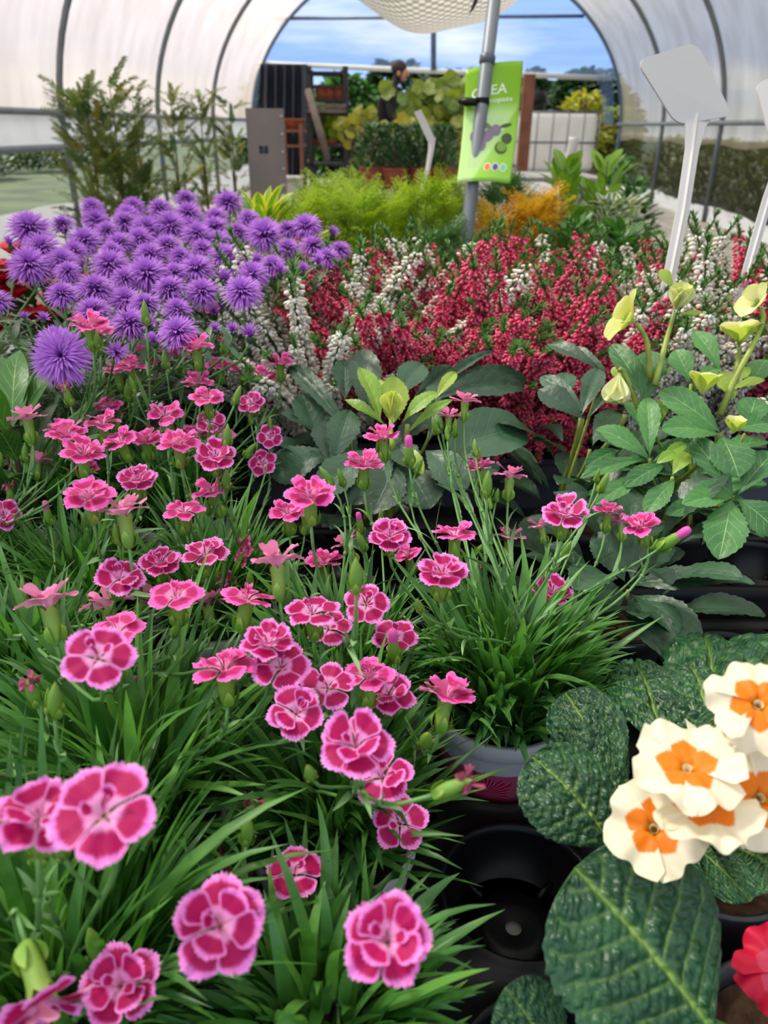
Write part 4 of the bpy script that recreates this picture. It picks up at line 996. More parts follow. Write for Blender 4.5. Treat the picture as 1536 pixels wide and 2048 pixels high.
def prim_leaf(mb, b, tip, wpx, roll=0, curl=.8, big=False, cup=-.25, amp=1.0):
    p0 = P(*b); p1 = P(*tip); d = p1 - p0; L = d.length; W = wpx * (b[2] + tip[2]) / 2 / F
    v = (CAMLOC - (p0 + p1) / 2).normalized(); nm = Vector((0, 0, 1)) * .7 + v * .8
    nm = Matrix.Rotation(math.radians(roll), 3, d.normalized()) @ nm
    nl, nc = (110, 90) if big else (60, 48)
    ts = np.linspace(0, 1, nl + 1); ss = np.linspace(-1, 1, nc + 1); T_, S_ = np.meshgrid(ts, ss, indexing='ij')
    w = (.10 + .90 * np.clip((T_ - .02) / .55, 0, 1) ** 1.0 * (3 - 2 * np.clip((T_ - .02) / .55, 0, 1)) ** .6 / 1.0)
    w = np.minimum(w, 1.0) * np.sqrt(np.clip(1 - np.clip((T_ - .58) / .42, 0, 1) ** 2.4, 0, 1)); w = np.maximum(w, .01)
    rag = 1 + .018 * np.sin(T_ * 75) * (T_ > .15) + .012 * np.sin(T_ * 131 + 1); X = S_ * w * .5 * rag
    au = np.abs(S_); ph = rnd.uniform(0, 6)
    q = T_ * 7.0 - au * 1.9 + .12 * np.sin(S_ * 5 + ph) + (S_ > 0) * .37
    lat = np.abs(q - np.round(q)); ridge = np.exp(-(lat / .07) ** 2) * (au < .93) * (T_ < .97) * (T_ > .06)
    mid = np.exp(-(S_ * w / .035) ** 2)
    q2 = T_ * 16 + au * 7; sec = np.exp(-((q2 - np.round(q2)) / .16) ** 2)
    puff = (1 - np.exp(-(lat / .20) ** 2)) * (1 - mid) * (1 - .55 * sec)
    g = np.random.default_rng(rnd.randrange(999)); nzv = 0
    for k in range(10):
        fx, fy = g.uniform(6, 22, 2); nzv = nzv + np.sin(S_ * fx * .6 + T_ * fy + g.uniform(0, 6)) / 10
    npt = 330 if big else 150; qx = g.uniform(-.5, .5, npt); qy = g.uniform(.04, 1, npt); asp = W / L
    dd_ = np.full(X.shape, 9.0)
    for k in range(npt): dd_ = np.minimum(dd_, ((X - qx[k]) * asp) ** 2 + (cy0(T_) - qy[k]) ** 2)
    cell = 1 - np.clip(np.sqrt(dd_) / (.030 if big else .048), 0, 1) ** 2
    Z = amp * ((.022 if big else .012) * puff + .010 * nzv * (1 - mid) + (.016 if big else .030) * cell * (1 - mid)) * np.clip(1.2 - au ** 6, .2, 1) - .012 * mid
    Z = Z + cup * (S_ * w * .5) ** 2 + .012 * np.sin(T_ * 9 + ph) * au ** 2
    ang = curl * (ts - .5); cy = np.concatenate([[0], np.cumsum(np.cos(ang[1:]))]); cz = -np.concatenate([[0], np.cumsum(np.sin(ang[1:]))]); cz -= cy * cz[-1] / cy[-1]; k = 1 / cy[-1]; cy *= k; cz *= k
    A = frames([tuple(p0)], [tuple(d)], [tuple(nm)], [W], [L], [L])[0]
    V = np.stack([X * 1.0, cy[:, None] + 0 * X, cz[:, None] + Z], -1).reshape(-1, 3) @ A[:, :3].T + A[:, 3]
    vein = np.clip(np.maximum(mid * 1.0, ridge * .55 * (1 - au * .5)), 0, 1) * np.clip(1.25 - T_ * .7, 0, 1)
    C = np.stack([vein, vein, vein], -1).reshape(-1, 3); U = np.stack([S_ * w, T_, 0 * T_ + rnd.random()], -1).reshape(-1, 3)
    mb.add(V, grid_faces(nl + 1, nc + 1), C, U)
def primflower_mat(name, rim, ring, eye, back):
    m, nt = newmat(name); u, v, r, vec = puv(nt); au = math_(nt, 'ABSOLUTE', u)
    sn = math_(nt, 'MULTIPLY', math_(nt, 'SUBTRACT', noise(nt, 9, 2, vec), .5), .12)
    e = math_(nt, 'ADD', math_(nt, 'ADD', v, sn), math_(nt, 'MULTIPLY', au, .34))
    c = mixc(nt, sstep(nt, e, .56, .63), lin(ring), lin(rim)); c = mixc(nt, sstep(nt, e, .10, .26), lin(eye), c)
    g = N(nt, 'ShaderNodeNewGeometry'); c = mixc(nt, g.outputs['Backfacing'], c, lin(back))
    return finish(m, nt, c, .45, .35, .3, c, bump=noise(nt, 300, 3), bstr=.15, bdist=.001)
M['pcream'] = primflower_mat('cream_primrose', 'f2e6c8', 'ee7c08', 'dc9a18', 'efe3b8')
M['pred'] = primflower_mat('red_primrose', 'd8123e', 'e04468', 'e89a70', 'c8305a')
def pflower(seed):
    r = random.Random(seed); mb = MB(); a0 = r.uniform(0, 6)
    for k in range(5):
        n, m = 16, 27; ts = np.linspace(0, 1, n); ss = np.linspace(-1, 1, m); V = []; U = []; a = a0 + k * 2 * PI / 5 + r.uniform(-.1, .1); ca, sa = math.cos(a), math.sin(a); ph = r.uniform(0, 6); tl = r.uniform(-.2, .2); dz = r.uniform(-.4, .2); cz = .015 * (k % 2)
        for t in ts:
            for s in ss:
                hw = .62 * (.12 + .88 * min(1, t / .62) ** 1.1)
                y = .04 + .98 * (t - .13 * s * s * t ** 3 - .13 * math.exp(-(s / .22) ** 2) * t ** 5)
                z = .16 * math.sqrt(t) - .10 + dz * t * t + (.10 * math.sin(4.2 * s + ph) + .05 * math.sin(8 * s + 2 * ph)) * t ** 1.5 + tl * s * hw - .25 * max(0, .12 - t) / .12
                x = hw * s; V.append((x * ca - y * sa, x * sa + y * ca, z + cz)); U.append((s, t, .5))
        mb.add(np.array(V), grid_faces(n, m), (1, 1, 1), np.array(U))
    lathe(mb, [(.02, -.55), (.07, -.5), (.08, -.15), (.10, -.08)], ns=10)
    return mb
PF = [pflower(i) for i in range(4)]; PFC = [q.mesh('flower', M['pcream']) for q in PF]; PFR = [q.mesh('flower', M['pred']) for q in PF[:2]]
def pcalyx():
    mb = MB(); ns = 15; V = []; U = []
    for i, (r, z) in enumerate([(.03, -.85), (.13, -.8), (.17, -.6), (.17, -.4), (.22, -.22)]):
        for k in range(ns):
            a = 2 * PI * k / ns; V.append((r * math.cos(a), r * math.sin(a), z + (.12 * math.cos(2.5 * a) ** 2 if i == 4 else 0))); U.append((0, .4, .5))
    mb.add(np.array(V), grid_faces(5, ns, True), (1, 1, 1), np.array(U)); return mb.mesh('calyx', M['hleafy'])
PCX = pcalyx()
def primrose(root, label, leaves, flowers, fm):
    t = thing('potted_primrose', label, 'potted plant', root, 'primroses in pots'); pot(t, M['potb'], .054, .085); rt = Vector(root); top = rt + Vector((0, 0, .075))
    for l in leaves:
        mb = MB(); prim_leaf(mb, *l[:3], **(l[3] if len(l) > 3 else {}))
        b = P(*l[0]); tube(mb, bez(top, top + Vector((0, 0, .01)), top.lerp(b, .7), b + (P(*l[1]) - b) * .05, 6), .0028, 7, (.5, .5, .5)); part('leaf', mb, M['prim'], t)
    for px, py, wd, tl, sd in flowers:
        R = .0225; dp = 2 * R * F / wd; c = P(px, py, dp); n = nrm(px, py, tl, sd)
        o = link('flower', fm[rnd.randrange(len(fm))], t, Matrix.Translation(-rt) @ place_rot(n, rnd.uniform(0, 6), R, c)); link('calyx', PCX, o)
        mb = MB(); e = c - n * R * .8; tube(mb, bez(top, top + Vector((0, 0, .03)), e - n * .02, e, 7), .0014, 6); part('flower_stem', mb, M['hstem'], t)
    return t
pl_ = [((1225, 1690, .43), (1062, 1512, .45), 205, dict(roll=10)), ((1240, 1560, .47), (1130, 1385, .52), 150, dict(roll=-10)), ((1215, 1625, .46), (1200, 1420, .50), 120, dict(roll=35)), ((1330, 1500, .50), (1268, 1325, .60), 150), ((1420, 1500, .50), (1380, 1330, .56), 190, dict(roll=15)),
       ((1440, 1460, .52), (1400, 1275, .66), 170), ((1480, 1440, .52), (1560, 1290, .64), 190), ((1480, 1700, .46), (1580, 1760, .42), 170), ((1450, 1400, .5), (1412, 1480, .46), 60), ((1380, 1690, .47), (1500, 1800, .42), 100)]
primrose((.229, .37, .526), 'cream primrose with orange centres and puckered dark leaves at the right', pl_, [(1520, 1405, 200, 28, -15), (1375, 1530, 205, 40, 10), (1412, 1608, 205, 45, 5), (1308, 1655, 190, 12, 15), (1525, 1595, 200, 25, -50), (1470, 1545, 160, 75, 0), (1455, 1480, 150, 88, 15), (1400, 1480, 110, 80, -20)], PFC)
pr_ = [((1425, 2060, .35), (1150, 1735, .37), 392, dict(big=True, curl=.5, cup=-.10, amp=.75)), ((1120, 2140, .37), (1010, 1975, .37), 160)]
primrose((.229, .24, .526), 'red primrose with one very large veined leaf in the bottom right corner', pr_, [(1568, 1940, 180, 25, 20), (1560, 2035, 150, 25, -40)], PFR)

# ------------------------------------------------------------------ tall white labels
def board(t, corners, d, th=.0018, r=.16, name='board'):
    """rounded plate through four picture corners at depth d (list for each)"""
    q = [P(x, y, dd) for (x, y), dd in zip(corners, d)]; o = q[0]; mb = MB(); out = []
    def bl(u, v): return q[0] * (1 - u) * (1 - v) + q[1] * u * (1 - v) + q[2] * u * v + q[3] * (1 - u) * v
    for cu, cv, a0 in ((r, r, PI), (1 - r, r, 1.5 * PI), (1 - r, 1 - r, 0), (r, 1 - r, .5 * PI)):
        for k in range(6):
            a = a0 + k * PI / 10; out.append(bl(cu + r * math.cos(a), cv + r * math.sin(a)))
    nz = (q[1] - q[0]).cross(q[3] - q[0]).normalized() * th; n = len(out)
    V = [tuple(p + nz) for p in out] + [tuple(p - nz) for p in out]
    mb.add(np.array(V), [list(range(n)), list(range(2 * n - 1, n - 1, -1))] + [[i, (i + 1) % n, (i + 1) % n + n, i + n] for i in range(n)])
    part(name, mb, M['white'], t, smooth=False)
def label_stake(t, pts, wd, th, mat='white'):
    """flat stake: pts in the place, widths wd (across), thickness th, with a raised rib"""
    mb = MB(); V = []; n = len(pts)
    for i, p in enumerate(pts):
        tg = (pts[min(i + 1, n - 1)] - pts[max(i - 1, 0)]).normalized(); x = tg.cross(Vector((0, 1, .2))).normalized(); y = tg.cross(x)
        for a, b in ((-1, -.3), (-.25, -.6), (0, -1.6), (.25, -.6), (1, -.3), (1, .5), (-1, .5)): V.append(tuple(p + x * a * wd[i] / 2 + y * b * th / 2 * -1))
    mb.add(np.array(V), grid_faces(n, 7, True)); m0 = mb.n - len(V)
    mb.Fs.append(np.array([[m0 + k for k in range(7)]])); mb.Fs.append(np.array([[m0 + (n - 1) * 7 + k for k in range(7)]]))
    part('stake', mb, M[mat], t, smooth=False)
dd = 1.04
b = P(1300, 745, dd); gnd = Vector((b.x - .005, b.y + .01, .56))
t = thing('plant_label', 'tall white plastic plant label with a tilted blank square plate, right', 'plant label', gnd, 'white plastic plant labels')
board(t, [(1272, 122), (1392, 84), (1464, 232), (1352, 250)], [1.02, 1.02, 1.04, 1.04])
label_stake(t, [P(1398, 205, dd), P(1390, 250, dd), P(1384, 300, dd), P(1366, 420, dd), P(1342, 540, dd), P(1320, 640, dd), b, gnd], [.060, .029, .019, .018, .018, .017, .015, .010], .006)
dd = 1.05; b = P(1490, 560, dd); gnd = Vector((b.x - .02, b.y, .60))
t = thing('plant_label', 'white plant label cut off by the right edge of the photo', 'plant label', gnd, 'white plastic plant labels')
board(t, [(1508, 165), (1640, 140), (1670, 290), (1545, 300)], [1.05] * 4)
label_stake(t, [P(1590, 250, dd), P(1570, 310, dd), P(1535, 400, dd), P(1512, 480, dd), b, gnd], [.05, .02, .015, .015, .014, .01], .005)
dd = 2.45; b = P(838, 396, dd); gnd = Vector((b.x, b.y, .56))
t = thing('plant_label', 'white plant label seen edge-on with a bent plate, above the lime conifers', 'plant label', gnd, 'white plastic plant labels')
board(t, [(828, 224), (842, 219), (871, 280), (858, 288)], [2.42, 2.42, 2.45, 2.45], r=.05)
label_stake(t, [P(864, 275, dd), P(862, 300, dd), P(855, 340, dd), b, gnd], [.024, .018, .015, .013, .01], .006)
# ------------------------------------------------------------------ leaning pole and green sign
pb = P(933, 470, 2.0); pt = P(996, -60, 1.92)
dirp = (pt - pb).normalized(); foot = pb - dirp * ((pb.z - .0) / dirp.z)
mb = MB(); tube(mb, [foot, pb, pt + dirp * .6], .0165, 14)
t = thing('leaning_pole', 'grey steel pole leaning to the right through the plants in the middle', 'pole', foot)
part('pole', mb, M['steel'], t)
for py, s in ((115, .02), (337, -.02)):
    c = PD(0, 0, 1) * 0 + pb + (pt - pb) * ((470 - py) / 530); mb = MB(); lathe(mb, [(.0165, -.012), (.0205, -.008), (.0205, .008), (.0165, .012)], ns=14, M=dirp.to_track_quat('Z', 'Y').to_matrix().to_4x4()); mb.V[0] += np.array(tuple(c), dtype=np.float32); part('clamp', mb, M['rimg'], t)

def signmat():
    m, nt = newmat('green_card'); u, v, r, vec = puv(nt)        # u across 0..1, v up 0..1
    c = mixc(nt, sstep(nt, v, .35, .8), lin('9fd848'), lin('86bd14'))
    dgl = math_(nt, 'ADD', u, math_(nt, 'MULTIPLY', v, -1.1)); pale = math_(nt, 'SUBTRACT', 1.0, sstep(nt, dgl, .22, .30))
    c = mixc(nt, math_(nt, 'MULTIPLY', pale, math_(nt, 'SUBTRACT', 1.0, sstep(nt, v, .55, .70))), c, lin('c3e890'))
    pan = math_(nt, 'MULTIPLY', math_(nt, 'MULTIPLY', math_(nt, 'GREATER_THAN', u, .15), math_(nt, 'LESS_THAN', u, .72)), math_(nt, 'MULTIPLY', math_(nt, 'GREATER_THAN', v, .12), math_(nt, 'LESS_THAN', v, .62)))
    c = mixc(nt, math_(nt, 'MULTIPLY', math_(nt, 'MULTIPLY', pan, sstep(nt, v, .66, .5)), math_(nt, 'SUBTRACT', .5, math_(nt, 'MULTIPLY', sstep(nt, dgl, .1, .3), .4))), c, lin('bcd8a0'))
    return finish(m, nt, c, .35, .4, .15, c)
def ink(name, col, r=.5): return plain(name, col, r, .05, 30)
M['sign'] = signmat()
SD = 1.965
sc = [P(932, 141, SD), P(1046, 122, SD), P(1020, 367, SD), P(914, 366, SD)]
def sg(u, v, off=0.0):
    p = sc[3] * (1 - u) * (1 - v) + sc[2] * u * (1 - v) + sc[1] * u * v + sc[0] * (1 - u) * v
    w_ = .010 * math.sin(v * PI * 1.1 + .3) * (1 - .2 * u); p = p + (sc[1] - sc[0]).normalized() * (-w_ * .0 + .008 * math.sin(PI * v) * (1 if u > .5 else 1) * (.6))
    nrm_ = (sc[1] - sc[0]).cross(sc[3] - sc[0]).normalized(); nrm_ = nrm_ if nrm_.y < 0 else -nrm_
    return p + nrm_ * (off + .012 * math.sin(PI * u) - .01 * math.sin(PI * v))
st = thing('plant_sign', 'bright green card sign with olive picture tied to the leaning pole', 'sign', sg(.5, 0))
mb = MB(); n = 24; V = []; U = []
for i in range(n + 1):
    for j in range(n + 1): V.append(tuple(sg(i / n, j / n))); U.append((i / n, j / n, 0))
mb.add(np.array(V), grid_faces(n + 1, n + 1), (1, 1, 1), np.array(U)); o = part('card', mb, M['sign'], st)
sm_ = o.modifiers.new('thick', 'SOLIDIFY'); sm_.thickness = .0012
def sgpoly(pts, mat, name, off=.0016):
    mb = MB(); V = [tuple(sg(x, y, off)) for x, y in pts]; c = tuple(sg(sum(p[0] for p in pts) / len(pts), sum(p[1] for p in pts) / len(pts), off)); n = len(pts)
    mb.add(np.array(V + [c]), [[i, (i + 1) % n, n] for i in range(n)]); return part(name, mb, mat, o, root=st, smooth=False)
def ell(cx, cy, a, b, rot=0, n=20):
    return [(cx + a * math.cos(q) * math.cos(rot) - b * math.sin(q) * math.sin(rot), cy + (a * math.cos(q) * math.sin(rot) + b * math.sin(q) * math.cos(rot)) * .46) for q in [2 * PI * k / n for k in range(n)]]
wi = ink('white_print', 'eef4e0'); 
for (x, col, nm) in ((.52, 'f07a18', 'orange_spot'), (.67, '5b3f98', 'violet_spot'), (.82, '7fcf9c', 'mint_spot')):
    sgpoly(ell(x, .125, .066, .078), wi, 'spot_rim', .0015); sgpoly(ell(x, .125, .052, .062), ink(nm, col), nm, .0020)
vi = ink('olive_violet', '7a6a80', .3); dk = ink('olive_dark', '2f4a26', .3); gn = ink('olive_green', '6f9a22', .25); lf_ = ink('olive_leaf', '5f7050', .5)
for cx, cy, a, b, rot, mt, nm in ((.34, .33, .10, .14, .3, vi, 'violet_olive'), (.47, .40, .10, .13, -.5, vi, 'violet_olive'), (.60, .44, .10, .11, .4, vi, 'violet_olive'), (.22, .40, .08, .12, .2, vi, 'violet_olive'), (.82, .37, .10, .10, .3, dk, 'dark_olive'), (.73, .29, .11, .12, .9, dk, 'dark_olive'), (.74, .30, .085, .095, .9, gn, 'green_olive')):
    sgpoly(ell(cx, cy, a, b, rot), mt, nm, .0020 + .0002 * (mt is gn))
sgpoly(ell(.38, .50, .19, .045, -.6), lf_, 'olive_leaf', .0018); sgpoly(ell(.78, .48, .11, .035, .25), dk, 'olive_leaf', .0018); sgpoly(ell(.38, .60, .12, .012, -1.1), wi, 'olive_leaf', .0018)
def sign_text(body, u0, v0, h, mat, ow):
    cu = bpy.data.curves.new('lettering', 'FONT'); cu.body = body; cu.size = 1; tmp = bpy.data.objects.new('lettering', cu); COL.objects.link(tmp)
    dg = bpy.context.evaluated_depsgraph_get(); me = bpy.data.meshes.new_from_object(tmp.evaluated_get(dg)); bpy.data.objects.remove(tmp)
    xs = [v.co.x for v in me.vertices]; k = ow / (max(xs) - min(xs)); x0 = min(xs)
    for v in me.vertices: 
        p = sg(u0 + (v.co.x - x0) * k, v0 + v.co.y * h + (v.co.x - x0) * k * .02, .002); v.co = p - Vector(wloc(st))
    ca = me.color_attributes.new('Col', 'FLOAT_COLOR', 'POINT')
    for q in ca.data: q.color = (1, 1, 1, 1)
    me.materials.append(mat); link('lettering', me, o)
sign_text('OLEA', .12, .735, .115, wi, .62); sign_text('Europaea', .30, .672, .058, wi, .56)
mb = MB(); V = []
c0 = pb + (pt - pb) * ((470 - 199) / 530)
mb = MB(); tube(mb, [c0 + Vector((-.060, .004, .002)), c0 + Vector((-.040, -.002, 0)), c0 + Vector((-.015, -.012, 0))], [.006, .011, .009], 6); lathe(mb, [(.0172, -.011), (.0185, 0), (.0172, .011)], c=tuple(c0), ns=14)
single('tape_tie', mb, M['trayb'], 'black tape tie holding the green sign to the leaning pole', 'tie', c0)

# ------------------------------------------------------------------ sagging woven sheet under the roof
def wovenmat():
    m, nt = newmat('woven_sheet'); u, v, r, vec = puv(nt)
    a = math_(nt, 'SINE', math_(nt, 'MULTIPLY', u, 150.0)); b_ = math_(nt, 'SINE', math_(nt, 'MULTIPLY', v, 150.0)); h = math_(nt, 'MULTIPLY', a, b_)
    c = mixc(nt, sstep(nt, h, -.3, .5), lin('9c9890'), lin('e2dfda'))
    return finish(m, nt, c, .6, .3, .45, c, bump=h, bstr=.5, bdist=.004)
M['woven'] = wovenmat()
c_ = P(868, -22, 2.6); mb = MB(); V = []; U = []; nu = 40
for i in range(nu + 1):
    for j in range(nu + 1):
        x = (i / nu - .5) * 2; y = (j / nu - .5) * 2; rr = min(1, math.hypot(x, y))
        V.append((c_.x + x * .46 + .04 * y, c_.y + y * .55, c_.z + .26 * min(1.6, x * x + .4 * y * y) - .12 + .008 * math.sin(9 * x))); U.append((i / nu, j / nu, 0))
mb.add(np.array(V), grid_faces(nu + 1, nu + 1), (1, 1, 1), np.array(U))
t = single('sagging_sheet', mb, M['woven'], 'translucent woven sheet sagging under the roof at the top centre', 'sheet', c_)
q = P(948, 12, 2.3); mb = MB(); tube(mb, bez(q + Vector((-.012, 0, -.02)), q, q + Vector((.01, 0, .03)), q + Vector((.03, 0, .05)), 6), [.001, .004, .006, .004, .003, .002], 6)
single('hanging_hook', mb, M['darkwood'], 'small dark hook beside the leaning pole under the sagging sheet', 'hook', q)
mb = MB()
for xx in (-.30, .30):
    tube(mb, [Vector((c_.x + xx, c_.y, c_.z + .1)), Vector((c_.x + xx * 1.2, c_.y, 3.75))], .004, 5)
part('hanger', mb, M['steel'], t)

# ------------------------------------------------------------------ conifers and shrubs behind the heathers
M['lime'] = leafmat('lime_conifer', '6f901c', 'a0b82a', rough=.55, transl=.35, tip='cfe048')
M['conif'] = leafmat('green_conifer', '2f5a2c', '4c7a38', rough=.55, transl=.2)
M['yew'] = leafmat('feathery_conifer', '4e6630', '7a8440', rough=.6, transl=.2)
M['gold'] = leafmat('golden_conifer', 'b08a1c', 'd8a824', rough=.55, transl=.35, tip='e8c040')
M['glossy'] = leafmat('glossy_leaf', '2c5a28', '447a30', '8aaa60', rough=.35, transl=.2)
M['glossl'] = leafmat('light_glossy_leaf', '6c9a28', '8cb438', 'b8cc60', rough=.35, transl=.3)
M['vari'] = leafmat('variegated_leaf', '4f7048', '6c8a60', None, rough=.45, transl=.2, edge='dfe0c0')
M['yvari'] = leafmat('yellow_edged_leaf', '4f8428', '78a430', 'a8c040', rough=.4, transl=.3, edge='dcd638')
M['vine'] = leafmat('vine_leaf', '4f6a20', '7c8a28', '98a440', rough=.5, transl=.4, cscale=6)
M['viney'] = leafmat('yellowing_vine_leaf', '6c7620', 'a69a2a', 'b0a848', rough=.5, transl=.4, cscale=6)
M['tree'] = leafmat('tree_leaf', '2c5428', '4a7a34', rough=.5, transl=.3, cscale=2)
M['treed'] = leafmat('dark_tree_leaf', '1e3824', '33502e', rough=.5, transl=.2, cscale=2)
M['mum'] = leafmat('bushy_leaf', '2f5432', '456a3c', rough=.5, transl=.2)
M['blossom'] = plain('small_blossom', 'c8a088', .6, .3, 30)
M['redbl'] = plain('red_blossom', 'd0202c', .5, .2, 30, transl=.2)
M['yelbl'] = plain('yellow_blossom', 'e0a020', .5, .2, 30, transl=.2)
def rdirs(n, up=.3):
    a = nr.random(n) * 2 * PI; z = nr.uniform(-.6, 1, n) + up; d = np.stack([np.cos(a), np.sin(a), z], 1); return d / np.linalg.norm(d, axis=1, keepdims=True)
def frond(seed, L=1.0):
    """a flat feathery spray along +Y: stem with alternate side shoots"""
    g = np.random.default_rng(seed); mb = MB(); pos = []; dr = []; sz = []
    for i in range(16):
        t = (i + 1) / 17; s = 1 if i % 2 else -1; l = .38 * (1 - t) ** .7 + .06; d = np.array([s * .8, .75, g.normal(0, .15)]); d /= np.linalg.norm(d); p0 = np.array([0, t, .10 * t * t])
        pos.append(p0); dr.append(d); sz.append(l)
        for j in range(4):
            q = p0 + d * l * (.3 + .18 * j); s2 = 1 if j % 2 else -1; pos.append(q); d2 = d + np.array([-s2 * .5, s2 * .5, g.normal(0, .3)]); dr.append(d2 / np.linalg.norm(d2)); sz.append(l * .42)
    pos.append(np.zeros(3)); dr.append(np.array([0, 1, .08])); sz.append(1.1)
    n = len(pos); mb.inst(TFR, frames(pos, dr, np.tile([0, 0, 1.0], (n, 1)), np.full(n, .035), sz))
    return np.concatenate(mb.V), np.concatenate(mb.Fs), np.concatenate(mb.U)
TFR = leaf_t('blade', 2, 1, .4, .3)
FR = [frond(i) for i in range(3)]
def shrub(name, label, cat, root, H, W, mat, tmpls, n, size, aspect, pm='potb', pr=.06, ph=.10, shape='cone', droop=.3, group=None, flowers=None, up=.6, cols=None, trunk=.006, nstem=5, potless=False):
    t = thing(name, label, cat, root, group); r0 = Vector(root)
    if not potless: pot(t, M[pm], pr, ph)
    base = r0 + Vector((0, 0, 0 if potless else ph * .85)); sm = MB()
    for k in range(nstem):
        a = k * 2.4; e = base + Vector((math.cos(a) * W * .35 * (k > 0), math.sin(a) * W * .35 * (k > 0), H * (.95 if k == 0 else .7)))
        tube(sm, bez(base, base + Vector((0, 0, H * .4)), e - Vector((0, 0, H * .2)), e, 7), [trunk * (1 - .8 * i / 6) for i in range(7)], 6)
    part('stem', sm, M['bark'], t)
    h = nr.random(n); a = nr.random(n) * 2 * PI
    if shape == 'cone': env = W * (1 - h) ** .75 + .12 * W
    elif shape == 'column': env = W * np.sin(PI * np.clip(h * .9 + .1, 0, 1)) ** .35
    else: env = W * np.sin(PI * np.clip(h * .75 + .22, 0, 1)) ** .6
    rr = env * nr.uniform(.25, 1, n) ** .6
    pos = np.stack([base.x + rr * .7 * np.cos(a), base.y + rr * .7 * np.sin(a), base.z + .03 * H + h * H * .92], 1)
    dr = np.stack([np.cos(a), np.sin(a), nr.uniform(up - .4, up + .5, n)], 1) + nr.normal(0, .2, (n, 3)); nm = np.stack([-np.cos(a) * .5, -np.sin(a) * .5, np.ones(n)], 1) + nr.normal(0, droop, (n, 3))
    s = nr.uniform(size[0], size[1], n); mb = MB(); ix = nr.integers(0, len(tmpls), n); cc = None if cols is None else np.array(cols)[nr.integers(0, len(cols), n)]
    for q in range(len(tmpls)):
        m_ = ix == q
        if m_.any(): mb.inst(tmpls[q], frames(pos[m_], dr[m_], nm[m_], s[m_] * aspect, s[m_]), None if cc is None else cc[m_])
    part('foliage', mb, mat, t)
    if flowers:
        fmt, fn, fs = flowers; fb = MB(); k = fn; a = nr.random(k) * 6.3; hh = nr.uniform(.45, 1, k); rr = W * np.sin(PI * np.clip(hh * .75 + .22, 0, 1)) ** .6
        for i in range(k):
            p = base + Vector((rr[i] * math.cos(a[i]), rr[i] * math.sin(a[i]), hh[i] * H)); m = 7; b_ = np.arange(m) * .9
            fb.inst(TL[0], frames(np.tile(tuple(p), (m, 1)), np.stack([np.cos(b_), np.sin(b_), np.full(m, .5)], 1), np.tile([0, 0, 1.], (m, 1)), np.full(m, fs * .45), np.full(m, fs)))
        fo = part('blossoms', fb, fmt, t); fo['kind'] = 'stuff'
    return t
BZ = .52
G1 = 'lime green conifers'
lime = [(600, 480, 2.15, .24), (660, 480, 2.3, .27), (720, 480, 2.1, .27), (780, 480, 2.2, .24), (850, 480, 2.25, .28), (640, 450, 2.6, .25), (700, 440, 2.75, .27), (890, 450, 2.6, .28)]
ll = ['front row, next to the asters', 'front row, second from the asters', 'front row, behind the red heather tips', 'front row, under the edge-on white label', 'beside the leaning pole', 'back row, near the grey panel', 'back row, near the shelves', 'back row, behind the leaning pole']
for (px, py, dp, h), l in zip(lime, ll):
    p = P(px, py, dp); shrub('potted_conifer', 'feathery lime green potted conifer, ' + l, 'potted plant', (p.x, p.y, 0.52), h, .11, M['lime'], FR, 170, (.07, .12), 1.0, group=G1, pr=.05, ph=.09)
def at(px, dp, z=0.52):
    p = P(px, 450, dp); return (p.x, p.y, z)
shrub('potted_conifer', 'blue green conifer at the foot of the leaning pole', 'potted plant', at(893, 1.95), .21, .08, M['conif'], FR, 130, (.05, .09), 1.0, pr=.05, ph=.09)
shrub('potted_conifer', 'golden yellow conifer right of the leaning pole', 'potted plant', at(1072, 2.2), .27, .10, M['gold'], FR, 150, (.07, .11), 1.0, pr=.05, ph=.09)
shrub('potted_conifer', 'orange tinged conifer between pole and golden conifer', 'potted plant', at(1000, 2.15), .23, .09, M['gold'], FR, 130, (.06, .10), 1.0, pr=.05, ph=.09, cols=[(1.1, .75, .6), (.8, .9, .8)])
shrub('potted_conifer', 'mid green conifer just behind the golden one', 'potted plant', at(1010, 2.6), .31, .12, M['conif'], FR, 140, (.07, .11), 1.0, pr=.05, ph=.09, cols=[(1.3, 1.4, .8)])
OV = [leaf_t('ovate', 6, 4, .6, .2, seed=i) for i in range(3)]; RD = [leaf_t('round', 6, 4, .7, .15, wave=.06, seed=i) for i in range(3)]
shrub('potted_shrub', 'dark glossy shrub left of centre behind the mixed heather', 'potted plant', at(1150, 2.1), .22, .11, M['glossy'], OV, 150, (.04, .065), .42, shape='ball')
shrub('potted_shrub', 'dark glossy shrub before the netting wall', 'potted plant', at(1250, 2.0), .21, .11, M['glossy'], OV, 150, (.05, .075), .4, shape='ball')
shrub('potted_shrub', 'small cream and green variegated shrub behind the glossy shrub', 'potted plant', at(1215, 2.4), .26, .10, M['vari'], OV, 150, (.03, .05), .5, shape='ball')
shrub('potted_shrub', 'light green broad leaved shrub before the white tank', 'potted plant', at(1120, 2.6), .35, .09, M['glossl'], OV, 60, (.07, .10), .5, shape='ball', up=1.2)
shrub('potted_shrub', 'light green broad leaved shrub right of the white tank', 'potted plant', at(1200, 2.6), .37, .09, M['glossl'], OV, 60, (.06, .09), .5, shape='ball', up=1.2)
shrub('potted_shrub', 'yellow edged broad leaved shrub at the back of the asters', 'potted plant', at(528, 1.95), .25, .07, M['yvari'], OV, 46, (.08, .12), .36, shape='ball', up=1.4)
shrub('potted_shrub', 'smaller yellow edged shrub right of the larger one', 'potted plant', at(592, 1.85), .19, .06, M['yvari'], OV, 34, (.06, .10), .36, shape='ball', up=1.0)
